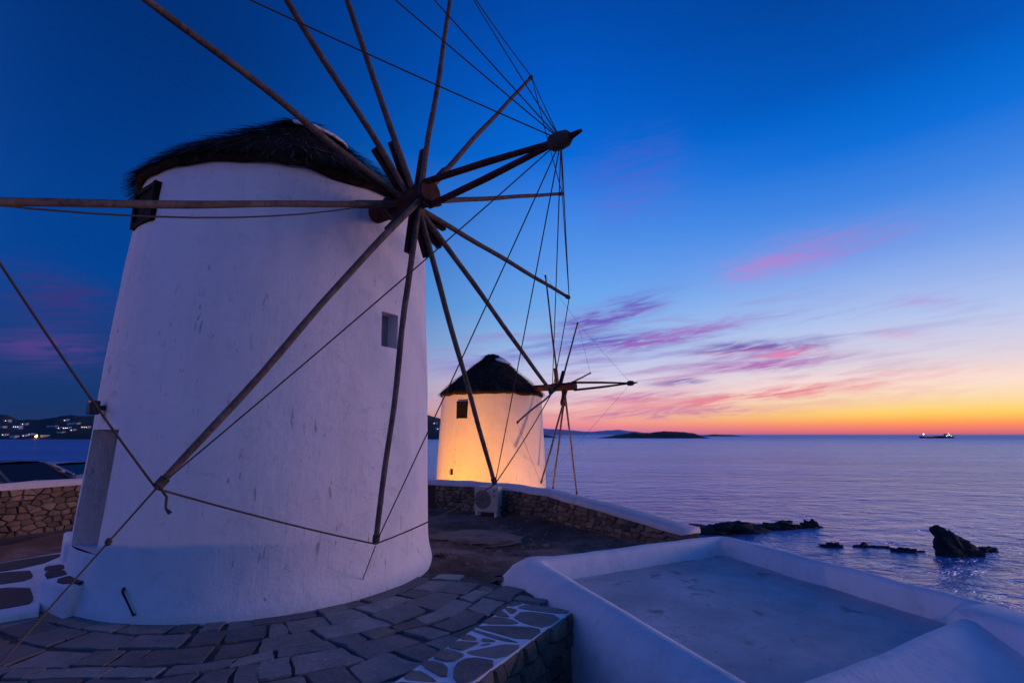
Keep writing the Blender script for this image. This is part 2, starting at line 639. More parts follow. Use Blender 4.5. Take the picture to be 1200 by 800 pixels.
def hit_mill(x, y, base):
    """pixel -> (theta, height) on the tower that stands at base"""
    d = ray(x, y).normalized()
    t = 2.0
    near = (9e9, None)
    while t < 60:
        p = d * t - base
        gap = math.hypot(p.x, p.y) - prof(max(0, p.z))
        if gap < near[0]:
            near = (gap, (math.atan2(p.y, p.x), p.z))
        if math.hypot(p.x, p.y) < prof(max(0, p.z)):
            return math.atan2(p.y, p.x), p.z
        t += .01
    return near[1]


# ------------------------------------------------------------------ terrain and sea
mb = MB()
Rr = 90000
seg = 48
mb.add([(Rr * math.cos(2 * math.pi * k / seg), Rr * math.sin(2 * math.pi * k / seg), SEA) for k in range(seg)], [tuple(range(seg))])
struct(obj('sea', mb, 'sea'))

WALL = [Vector((-4.6, 16.0, -1.36)), Vector((-2.17, 14.95, -1.40)), Vector((-.35, 14.15, -1.42)), Vector((.83, 12.94, -1.48)),
        Vector((1.9, 11.25, -1.60)), Vector((2.99, 9.52, -1.76))]     # inner lower edge of the coping
SIDE_EDGE = [(-8.2, 2.2), (-2.75, 2.2), (-1.26, 4.63), (-.14, 6.42)]


def plateau_edge(y):
    """x of the seaward edge of the plateau at depth y"""
    pts = [(2.2, -2.9), (4.63, -1.30), (6.42, -.20), (7.6, .45), (8.6, 2.6), (9.52, 3.25), (11.25, 2.2), (12.94, 1.15), (14.15, -.05), (14.95, -1.95), (16, -4.4), (17, -6.0), (22, -8.5), (27, -14), (34, -40)]
    if y <= pts[0][0]:
        return pts[0][1]
    for (a, b), (c_, d_) in zip(pts, pts[1:]):
        if y <= c_:
            return b + (d_ - b) * (y - a) / (c_ - a)
    return -60


def land_z(x, y):
    e = plateau_edge(y)
    d = x - e + .7
    # low headland that carries the far mill
    r = math.hypot((x - M2.x) / 1.15, y - M2.y)
    hz = -3.9 - max(0, r - 6.5) * .62 + .12 * fbm(x, y, 0, .5)
    flat = -2.06 + .03 * fbm(x, y, 0, .7)
    t = min(1, max(0, d / .35))
    low = max(hz, -9.5) if y > 9 else -4.3
    return flat * (1 - t) + low * t


def grid(name, x0, x1, y0, y1, st, fz, material, cond=None):
    nx, ny = int((x1 - x0) / st) + 1, int((y1 - y0) / st) + 1
    vs = [(x0 + i * st, y0 + j * st, fz(x0 + i * st, y0 + j * st)) for j in range(ny) for i in range(nx)]
    fs = []
    for j in range(ny - 1):
        for i in range(nx - 1):
            if cond is None or cond(x0 + (i + .5) * st, y0 + (j + .5) * st):
                fs.append((j * nx + i, j * nx + i + 1, (j + 1) * nx + i + 1, (j + 1) * nx + i))
    m = MB()
    m.add(vs, fs)
    return obj(name, m, material, smooth=True)


struct(grid('terrain', -42, 22, -8, 46, .4, lambda x, y: land_z(x, y) - .05, 'soil'))


def dirt_z(x, y):
    z = -2.03 + .05 * fbm(x, y, 0, .9) + .03 * fbm(x, y, 3, 3.5, 3)
    for cx, cy, rx, ry, hh in ((-.85, 10.2, .75, .8, .11), (-1.1, 8.9, .5, .5, .05), (.5, 9.6, .8, .5, .07), (-1.6, 11.5, .4, .6, .06)):
        q = ((x - cx) / rx) ** 2 + ((y - cy) / ry) ** 2
        z += hh * math.exp(-q * q)
    return z


def dirt_ok(x, y):
    return x < plateau_edge(y) + .12 and math.hypot(x - M1.x, y - M1.y) > 2.2 and (y > 8.0 or x > -2) and (x - .25) * -.443 + (y - 7.98) * .896 > (.16 if y > 7.9 else -.05)


struct(grid('dirt_yard', -4.5, 3.4, 7.05, 15.6, .06, dirt_z, 'soil', dirt_ok))

# ------------------------------------------------------------------ paving, stone by stone, laid in rings round the near mill
LOWQ = [(-1.26, 4.63), (-.20, 6.30)]


def pave_ok(x, y):
    # left of the low wall, not under the dirt yard, not under the steps
    pa_, pb_ = at_z(446, 815, G), at_z(606, 705, G)
    if (pb_.x - pa_.x) * (y - pa_.y) - (pb_.y - pa_.y) * (x - pa_.x) < -.25 and y < 6.6:
        return False
    if y > 6.2 and (x + 1.29) * (-1.02) + (y - 8.22) * (-1.30) < 0:
        return False
    if y > 8.3 or (x < -5.3 and y > 6.35):
        return False
    return True


pm = MB()
pm.add([(-12, -1, G - .026), (-1.9, -1, G - .026), (-1.9, 2.4, G - .026), (.05, 6.3, G - .026), (.3, 7.1, G - .026), (-1.2, 8.35, G - .026), (-4, 8.4, G - .026), (-12, 8.4, G - .026)], [tuple(range(8))])
paving = struct(obj('paving', pm, 'bed'))
rs = random.Random(11)
rr = 2.40
cnt = 0
while rr < 9.2:
    wd = rs.uniform(.24, .44)
    th = rs.uniform(0, .3) - math.pi
    while th < .2:
        ln = rs.choice((rs.uniform(.2, .34), rs.uniform(.34, .52), rs.uniform(.45, .68))) / (rr + wd / 2)
        g = .016 / rr
        j = lambda s=.03: rs.uniform(-s, s)
        pts = []
        n_in = 2 if ln * rr < .5 else 3
        for k in range(n_in):
            t = th + g + (ln - 2 * g) * k / (n_in - 1)
            pts.append((t + (j() * 1.2 / rr), rr + wd - .014 + j(.04)))
        mid = [(th + ln - g + j() / rr, rr + wd * .5)] if rs.random() < .4 else []
        low = [(th + g + (ln - 2 * g) * (n_in - 1 - k) / (n_in - 1) + j() * 1.2 / rr, rr + .014 + j(.03)) for k in range(n_in)]
        poly = [(M1.x + r_ * math.cos(t), M1.y + r_ * math.sin(t)) for t, r_ in pts + mid + low]
        wk = min(1, max(0, (rr - 2.5) / .6))             # rows wander instead of running in true rings
        poly = [(x + .20 * wk * nz(x, y, 1.5, .8), y + .20 * wk * nz(x, y, 7.5, .8)) for x, y in poly]
        cx = sum(p[0] for p in poly) / len(poly)
        cy = sum(p[1] for p in poly) / len(poly)
        px, py = pix((cx, cy, G))
        if pave_ok(cx, cy) and -260 < px < 900 and py < 1100 and all(math.hypot(p[0] - M1.x, p[1] - M1.y) > 2.36 for p in poly):
            rough_ = []
            for i_ in range(len(poly)):              # worn, slightly wavy edges and blunt corners
                a_, b_ = poly[i_], poly[(i_ + 1) % len(poly)]
                for u_ in (.05, .35, .65, .95):
                    rough_.append((a_[0] + (b_[0] - a_[0]) * u_ + rs.uniform(-.009, .009), a_[1] + (b_[1] - a_[1]) * u_ + rs.uniform(-.009, .009)))
            poly = rough_
            zt = G + rs.uniform(-.006, .005)
            area = sum(poly[i - 1][0] * poly[i][1] - poly[i][0] * poly[i - 1][1] for i in range(len(poly)))
            if area < 0:
                poly.reverse()
            m = MB()
            tx, ty = rs.uniform(-.007, .007), rs.uniform(-.007, .007)
            m.prism([(x - cx, y - cy) for x, y in poly], -.10, 0, .006, .002)
            m.v = [(x, y, z + tx * x + ty * y) for x, y, z in m.v]
            me = bpy.data.meshes.new('paving_stone')
            me.from_pydata(m.v, [], m.f)
            me.materials.append(MATS['paver'])
            o = link('paving_stone', me, paving)
            o.location = (cx, cy, zt)
            cnt += 1
        th += ln
    rr += wd
print('paving stones', cnt)

# ------------------------------------------------------------------ rubble walls with plaster coping


def stone_face(parent, P, ez_list, inward, rnd, size=(.26, .13), name='stone', material='rubble', limit=280, depth=.09):
    """rubble stones on a vertical face that runs along polyline P (Vectors, z = top), down to ez_list"""
    made = 0
    u0 = 0.0
    for i in range(len(P) - 1):
        a, b = P[i], P[i + 1]
        d = Vector((b.x - a.x, b.y - a.y, 0))
        L = d.length
        d /= L
        nrm = Vector((inward[0], inward[1], 0)) if not callable(inward) else inward(i)
        nrm = (nrm - d * nrm.dot(d)).normalized()
        zt0, zt1 = a.z, b.z
        zb0, zb1 = ez_list[i], ez_list[i + 1]
        Hh = max(zt0 - zb0, zt1 - zb1)
        rows = max(2, int(Hh / size[1]))
        ST = 1.9                                    # flatter, bedded stones
        seeds = []
        for r_ in range(rows):
            x = rnd.uniform(-.1, .1)
            while x < L + .1:
                seeds.append((x, ST * (r_ + .5 + rnd.uniform(-.3, .3)) * Hh / rows))
                x += rnd.uniform(.6, 1.4) * size[0]
        bound = [(0, 0), (L, 0), (L, Hh * ST), (0, Hh * ST)]
        for cell in voronoi(seeds, bound, .022):
            cell = [(u, v / ST) for u, v in cell]
            cu = sum(p[0] for p in cell) / len(cell)
            cv = sum(p[1] for p in cell) / len(cell)
            if made >= limit:
                return made
            t = cu / L
            zb = zb0 + (zb1 - zb0) * t
            sc = ((zt0 + (zt1 - zt0) * t) - zb) / Hh
            org = a + d * cu
            org.z = zb + cv * sc
            out = rnd.uniform(.02, .055)
            m = MB()
            n = len(cell)
            V = []
            for k, (s_, o_) in enumerate(((1.0, -.05), (1.0, out * .35), (.80, out), )):
                for (u, v) in cell:
                    p = d * ((u - cu) * s_ + (rnd.uniform(-.012, .012) if k else 0)) + Vector((0, 0, (v - cv) * s_ * sc + (rnd.uniform(-.01, .01) if k else 0))) + nrm * (o_ + (rnd.uniform(-.008, .008) if k else 0))
                    V.append(p)
            Fs = []
            for l in range(2):
                for k in range(n):
                    k2 = (k + 1) % n
                    Fs.append((l * n + k, l * n + k2, (l + 1) * n + k2, (l + 1) * n + k))
            Fs.append(tuple(2 * n + k for k in range(n)))
            m.add(V, Fs)
            me = bpy.data.meshes.new(name)
            me.from_pydata(m.v, [], m.f)
            me.materials.append(MATS[material])
            o = link(name, me, parent)
            o.location = org - ORG.get(parent.name, Vector())
            made += 1
    return made


def sweep(P, section, closed=False, jit=0.0):
    """sweep a section [(across, up)] along polyline P (z carried); across is to the left of travel"""
    m = MB()
    n = len(P)
    ring = []
    for i, p in enumerate(P):
        if closed:
            t0 = (p - P[i - 1])
            t1 = (P[(i + 1) % n] - p)
        else:
            t0 = (p - P[max(0, i - 1)]) if i > 0 else (P[1] - p)
            t1 = (P[min(n - 1, i + 1)] - p) if i < n - 1 else (p - P[i - 1])
        t0 = Vector((t0.x, t0.y, 0)).normalized()
        t1 = Vector((t1.x, t1.y, 0)).normalized()
        n0 = Vector((-t0.y, t0.x, 0))
        n1 = Vector((-t1.y, t1.x, 0))
        mm = (n0 + n1).normalized()
        k = 1 / max(.5, mm.dot(n0))
        for (a, b) in section:
            jj = jit * fbm(p.x + a, p.y, b, 1.3, 3)
            m.v.append(tuple(p + mm * (a * k + jj) + Vector((0, 0, b + jj))))
    s = len(section)
    for i in range(n if closed else n - 1):
        i2 = (i + 1) % n
        for j in range(s - 1):
            m.f.append((i * s + j, i2 * s + j, i2 * s + j + 1, i * s + j + 1))
    if not closed:
        m.f.append(tuple(range(s)))
        m.f.append(tuple((n - 1) * s + j for j in reversed(range(s))))
    return m


def subdiv(P, st=.25):
    out = []
    for a, b in zip(P, P[1:]):
        k = max(1, int((b - a).length / st))
        for i in range(k):
            out.append(a + (b - a) * (i / k))
    out.append(P[-1])
    return out


rs = random.Random(3)
t = thing('boundary_wall', 'low brown rubble wall with pale coping behind the air conditioner', 'wall', (.8, 13, -2.05))
COPE = [(-.02, 0), (-.03, .07), (0, .105), (.10, .125), (.38, .125), (.50, .10), (.52, .06), (.52, 0)]
obj('coping', sweep(subdiv(WALL), COPE, jit=.02), 'coping_plaster', t, smooth=True)
CORE = [(.03, -2.6), (.03, .01), (.47, .01), (.47, -2.6)]
obj('wall_core', sweep(WALL, CORE), 'mortar', t)
print('stones', stone_face(t, [Vector((p.x, p.y, p.z - .005)) + Vector((.03, .03, 0)) for p in WALL[1:]], [-2.08] * 5, (-.6, -.8), rs, (.21, .105)))

LW = [at_z(-90, 585, -1.16), at_z(0, 575, -1.16), at_z(100, 567, -1.16), at_z(150, 564, -1.16)]
t = thing('boundary_wall', 'rubble wall with pale plaster coping in front of the parked cars', 'wall', (-10, 10.5, -2.1))
obj('coping', sweep(subdiv(LW, .4), COPE, jit=.02), 'coping_plaster', t, smooth=True)
obj('wall_core', sweep(LW, CORE), 'mortar', t)
print('stones', stone_face(t, [Vector((p.x, p.y, p.z - .005)) for p in LW[:]], [-2.15] * 4, (.2, -1), rs, (.23, .11), limit=300))

# ------------------------------------------------------------------ low wall with flagstone cap beside the paving
ZC = -1.94
capL0, capL1 = at_z(438, 815, ZC), at_z(602, 705, ZC)
capR0, capR1 = at_z(505, 815, ZC), at_z(669, 715, ZC)
ext = (capL0 - capL1) * .75
capL0, capR0 = capL0 + ext, capR0 + ext
t = thing('retaining_wall', 'low stone wall capped with flagstones and white painted joints', 'wall', tuple((capL0 + capR1) / 2 + Vector((0, 0, -1))))
m = MB()
q4 = [capL0, capR0, capR1, capL1]
m.prism([(p.x, p.y) for p in q4], -4.4, ZC - .012)
obj('wall_core', m, 'mortar', t)
m = MB()
m.prism([(p.x + (.004 if i in (1, 2) else 0), p.y) for i, p in enumerate(q4)], ZC - .03, ZC - .002)
obj('white_joints', m, 'white_joint', t)
rs = random.Random(21)
ua = (capL1 - capL0)
Lc = ua.length
ua = ua / Lc
va = Vector((ua.y, -ua.x, 0))
wc = abs((capR0 - capL0).dot(va))
seeds = []
x = 0
while x < Lc + .1:
    for k in range(2):
        if rs.random() < .9:
            seeds.append((x + rs.uniform(-.14, .14), wc * (k + .5) / 2 + rs.uniform(-.12, .12)))
    if rs.random() < .45:
        seeds.append((x + rs.uniform(.1, .2), wc * rs.uniform(.25, .75)))
    x += rs.uniform(.2, .32)
bnd = [((p - capL0).dot(ua), (p - capL0).dot(va)) for p in q4]
bnd = bnd if sum(bnd[i - 1][0] * bnd[i][1] - bnd[i][0] * bnd[i - 1][1] for i in range(4)) > 0 else bnd[::-1]
for cell in voronoi(seeds, bnd, .05):
    P = [capL0 + ua * u + va * v for u, v in cell]
    cx = sum(p.x for p in P) / len(P)
    cy = sum(p.y for p in P) / len(P)
    poly = [(p.x - cx, p.y - cy) for p in P]
    # round the corners off
    sm = []
    for i in range(len(poly)):
        a, b = poly[i], poly[(i + 1) % len(poly)]
        sm += [(a[0] * .78 + b[0] * .22, a[1] * .78 + b[1] * .22), (a[0] * .22 + b[0] * .78, a[1] * .22 + b[1] * .78)]
    if sum(sm[i - 1][0] * sm[i][1] - sm[i][0] * sm[i - 1][1] for i in range(len(sm))) < 0:
        sm.reverse()
    m = MB()
    m.prism(sm, -.05, 0, .006, .001)
    me = bpy.data.meshes.new('cap_stone')
    me.from_pydata(m.v, [], m.f)
    me.materials.append(MATS['cap_stone'])
    o = link('cap_stone', me, t)
    o.location = Vector((cx, cy, ZC + .006 + rs.uniform(-.006, .006))) - ORG[t.name]
nr = Vector((va.x, va.y, 0))
stone_face(t, [Vector((capR0.x, capR0.y, ZC - .02)), Vector((capR1.x, capR1.y, ZC - .02))], [-4.3, -4.3], (nr.x, nr.y), rs, (.24, .16), limit=290)
stone_face(t, [Vector((capR1.x, capR1.y, ZC - .02)), Vector((capL1.x, capL1.y, ZC - .02))], [-4.3, -4.3], (ua.x, ua.y), rs, (.24, .16), limit=60)

# ------------------------------------------------------------------ flat roofed house on the right
PZ = -1.8
DZ = -2.1
cA, cB, cC, cD = at_z(624, 655, PZ), at_z(846, 627, PZ), at_z(1200, 704, PZ), at_z(862, 800, PZ)
dirL = (cD - cA).normalized()
cD = cA + dirL * 5.2
dirF = (cB - cA).normalized()
cC = cB + (cD - cA)
t = thing('flat_roof_house', 'whitewashed house with flat cement roof and rounded parapet above the sea', 'house', tuple((cA + cC) / 2 + Vector((0, 0, -4))))


def rounded(P, r, k=6):
    out = []
    n = len(P)
    for i in range(n):
        a, b, c_ = P[i - 1], P[i], P[(i + 1) % n]
        d0 = (a - b).normalized()
        d1 = (c_ - b).normalized()
        s0, s1 = b + d0 * r, b + d1 * r
        for j in range(k + 1):
            u = j / k
            out.append(s0 * (1 - u) ** 2 + b * 2 * u * (1 - u) + s1 * u ** 2)
    return out


loop = rounded([cA, cB, cC, cD], .22)          # A->B->C->D is clockwise, so left of travel is outside
lp = []
for i in range(len(loop)):
    a, b = loop[i], loop[(i + 1) % len(loop)]
    k = max(1, int((b - a).length / .22))
    for j_ in range(k):
        lp.append(a + (b - a) * (j_ / k))
SEC = [(-.14, -.33), (-.13, -.06), (-.10, -.015), (-.04, .004), (.02, .0), (.09, -.045), (.18, -.14), (.255, -.30), (.285, -.52), (.29, -1.2), (.29, -4.5), (.30, -7.0)]
pm_ = sweep(lp, SEC, True, .018)
S_ = len(SEC)
for i, p in enumerate(lp):                     # the corner towards the paving flares out into a broad slope
    ab = (p - cA).dot(dirF)
    ad = (p - cA).dot(dirL)
    k = max(0, 1 - max(0, ad) / 1.5) ** 1.3 * max(0, 1 - max(0, ab) / .8) ** 1.2
    for q in range(S_):
        a = SEC[q][0]
        if a > .02:
            v0 = Vector(pm_.v[i * S_ + q])
            d_ = (v0 - Vector((p.x, p.y, v0.z)))
            v1 = v0 + d_ * (1.25 * k)
            v1.z += .05 * k if SEC[q][1] > -.4 else 0
            pm_.v[i * S_ + q] = tuple(v1)
obj('parapet', pm_, 'plaster', t, smooth=True)
cen = (cA + cB + cC + cD) / 4
nxg = 40
m = MB()
for j_ in range(nxg + 1):
    for i in range(nxg + 1):
        u, v = i / nxg, j_ / nxg
        p = cA * (1 - u) * (1 - v) + cB * u * (1 - v) + cC * u * v + cD * (1 - u) * v
        m.v.append((p.x, p.y, DZ + .02 * fbm(p.x, p.y, 0, .8, 3)))
m.f = [(j_ * (nxg + 1) + i, j_ * (nxg + 1) + i + 1, (j_ + 1) * (nxg + 1) + i + 1, (j_ + 1) * (nxg + 1) + i) for j_ in range(nxg) for i in range(nxg)]
obj('roof_deck', m, 'deck', t, smooth=True)


def blob_wall(name, a, b, wdt, top, bot, parent, material='plaster', end_r=.12, slope=0.0):
    """plastered wall with a softly rounded top and ends from a to b; wdt to the right of travel"""
    d = (b - a)
    d.z = 0
    L = d.length
    d /= L
    nn = Vector((d.y, -d.x, 0))
    m = MB()
    K = 24
    sec = [(0, 0), (.0, .80), (.03, .92), (.09, .98), (.20, 1.0), (.5, 1.008), (.80, 1.0), (.91, .98), (.97, .92), (1, .80), (1, 0)]
    for i in range(K + 1):
        u = i / K
        s = u * L
        e = min(s, L - s)
        drop = .0 if e > end_r else end_r * .6 * (1 - math.sqrt(max(0, 1 - (1 - e / end_r) ** 2)))
        ins = .0 if e > end_r else .05 * (1 - e / end_r) ** 2
        for (q_, hgt) in sec:
            p = a + d * s + nn * ((q_ - .5) * (1 - 2 * ins) + .5) * wdt
            p.z = bot + (top - bot) * 0 + (top - drop - bot - .22) * (1 if hgt > 0 else 0) + (.22 * (hgt - .8) / .2 if hgt > 0 else 0)
            p.z -= slope * max(0, q_ - .12) ** 1.25 * (1 if hgt > 0 else 0)
            p.z += .02 * fbm(p.x, p.y, p.z, 1.5, 3)
            m.v.append(tuple(p))
    S = len(sec)
    for i in range(K):
        for k in range(S - 1):
            m.f.append((i * S + k, (i + 1) * S + k, (i + 1) * S + k + 1, i * S + k + 1))
    m.f.append(tuple(range(S)))
    m.f.append(tuple(K * S + k for k in reversed(range(S))))
    return obj(name, m, material, parent, smooth=True)


fa, fb = at_z(897, 803, -1.64), at_z(1126, 714, -1.64)
fa = fa + (fa - fb) * .8
blob_wall('front_parapet', fa, fb, .95, -1.64, -6, t, end_r=.2, slope=.55)
ga = at_z(1146, 703, -1.60)
gdir = (cC - cB).normalized()
gperp = Vector((-gdir.y, gdir.x, 0))
blob_wall('end_parapet', ga + gdir * 2.4 + gperp * .07, ga + gperp * .07, -.62, -1.585, -6, t, end_r=.16)

# ------------------------------------------------------------------ windmills


def lathe_open(base, hs, openings, seg=150, jit=.014):
    """tower wall; openings = [(t0,t1,h0,h1,depth)] are real holes with reveals"""
    ths = set(2 * math.pi * k / seg - math.pi for k in range(seg))
    hs = set(hs)
    for t0, t1, h0, h1, dp in openings:
        ths = {t for t in ths if not (abs(t - t0) < .02 or abs(t - t1) < .02)} | {t0, t1}
        hs = {h for h in hs if not (abs(h - h0) < .05 or abs(h - h1) < .05)} | {h0, h1}
    ths, hs = sorted(ths), sorted(hs)
    n = len(ths)
    m = MB()

    def pt(th, h, dr=0):
        r = prof(h) + jit * fbm(math.cos(th) * 2.2, math.sin(th) * 2.2, h, .8, 4) + dr
        return (base.x + r * math.cos(th), base.y + r * math.sin(th), base.z + h)
    for h in hs:
        for th in ths:
            m.v.append(pt(th, h))
    for j_ in range(len(hs) - 1):
        for i in range(n):
            i2 = (i + 1) % n
            tm = ths[i] + .001
            hm = (hs[j_] + hs[j_ + 1]) / 2
            if any(t0 <= tm < t1 and h0 < hm < h1 for t0, t1, h0, h1, dp in openings):
                continue
            m.f.append((j_ * n + i, j_ * n + i2, (j_ + 1) * n + i2, (j_ + 1) * n + i))
    return m, pt


def reveal(pt, t0, t1, h0, h1, dp, splay=0.0):
    m = MB()
    o = [pt(t0, h0), pt(t1, h0), pt(t1, h1), pt(t0, h1)]
    cx = Vector(pt((t0 + t1) / 2, h0)) - Vector(pt((t0 + t1) / 2, h0, -1))
    cx.z = 0
    cx.normalize()
    i_ = [tuple(Vector(p) - cx * dp) for p in o]
    m.add(o + i_, [(0, 1, 5, 4), (1, 2, 6, 5), (2, 3, 7, 6), (3, 0, 4, 7)])
    return m, [Vector(p) for p in i_], cx


PROF_ROOF = [(2.14, 5.58), (2.26, 5.53), (2.30, 5.61), (2.14, 5.79), (1.87, 6.05), (1.54, 6.33), (1.18, 6.62), (.82, 6.92), (.52, 7.13), (.36, 7.25), (.29, 7.37), (.15, 7.46), (.015, 7.48)]


def roof_pt(s):
    k = s * (len(PROF_ROOF) - 3)
    i = min(int(k), len(PROF_ROOF) - 4)
    u = k - i
    a, b = PROF_ROOF[i + 2], PROF_ROOF[i + 3]
    return a[0] + (b[0] - a[0]) * u, a[1] + (b[1] - a[1]) * u


def thatch_mesh(base, rnd, n_str):
    m = MB()
    seg = 72
    for r, h in PROF_ROOF:
        for k in range(seg):
            th = 2 * math.pi * k / seg
            jj = .05 * fbm(math.cos(th) * 3, math.sin(th) * 3, h, 1.2, 3)
            jz = jj * 1.6 if h < 5.65 else jj * .4
            q = r + (jj if r > .3 else 0)
            m.v.append((base.x + q * math.cos(th), base.y + q * math.sin(th), base.z + h + jz))
    for j_ in range(len(PROF_ROOF) - 1):
        for k in range(seg):
            k2 = (k + 1) % seg
            m.f.append((j_ * seg + k, j_ * seg + k2, (j_ + 1) * seg + k2, (j_ + 1) * seg + k))
    m2 = MB()
    for i in range(n_str):
        th = rnd.uniform(0, 2 * math.pi)
        fr = rnd.random()
        s = 1 - math.sqrt(rnd.random()) * 1.0
        if fr < .22:
            s = rnd.uniform(0, .05)
        s = min(s, .80)
        r, h = roof_pt(min(.93, s + .06))
        r2, h2 = roof_pt(s)
        dr, dh = r2 - r, h2 - h
        L = math.hypot(dr, dh) + 1e-6
        ln = rnd.uniform(.22, .5) if s > .06 else rnd.uniform(.12, .30)
        dr, dh = dr / L * ln, dh / L * ln
        lift = rnd.uniform(.0, .05)
        clump = fbm(math.cos(th) * 9, math.sin(th) * 9, s * 3, 1.0, 3)
        ln *= 1 + .55 * clump
        lift += max(0, clump) * .06
        ta = th + rnd.gauss(0, .05) * ln * 2 / max(.4, r)
        droop = rnd.uniform(0, .05) if s < .06 else 0
        p0 = Vector((base.x + (r + lift * .6) * math.cos(th), base.y + (r + lift * .6) * math.sin(th), base.z + h + lift * .6))
        rr2 = r + dr + lift * 1.6
        p1 = Vector((base.x + rr2 * math.cos(ta), base.y + rr2 * math.sin(ta), base.z + h + dh + lift - droop))
        tn = Vector((-math.sin(th), math.cos(th), 0)) * rnd.uniform(.004, .011)
        m2.add([p0 - tn, p0 + tn, p1 + tn * .35, p1 - tn * .35], [(0, 1, 2, 3)])
    return m, m2


def rope_pts(a, b, sag, n=10):
    a, b = Vector(a), Vector(b)
    return [a + (b - a) * (i / n) - Vector((0, 0, sag * 4 * (i / n) * (1 - i / n))) for i in range(n + 1)]


def make_pole(t, base_pt, tip, n_ax, rnd, r0=.043, r1=.032, splint=.8):
    d = tip - base_pt
    L = d.length
    d /= L
    pts, rad = [], []
    K = 14
    sd_ = rnd.uniform(0, 99)
    for i in range(K + 1):
        u = i / K
        wob = .028 * math.sin(math.pi * u)
        pts.append(base_pt + d * (L * u) + Vector((nz(u * 3, sd_), nz(u * 3, sd_ + 9), nz(u * 3, sd_ + 19))) * wob * 1.6)
        rad.append((r0 + (r1 - r0) * u) * (1 + .10 * nz(u * 9, sd_, 4)))
    p = obj('pole', MB().tube(pts, rad, 9), 'pole_wood', t, smooth=True)
    # timber splint lashed to the foot of the pole
    s = d.cross(n_ax).normalized()
    c0 = base_pt + d * (splint * .5) - n_ax * .085 + s * .01
    obj('splint', MB().frame(c0, d * splint * .5, n_ax * .042, s * .048), 'hub_wood', p, bevel=.012)
    obj('lashing', MB().tube([tip - d * .10, tip - d * .02], r1 * 1.35, 8), 'rope', p, smooth=True)
    return p


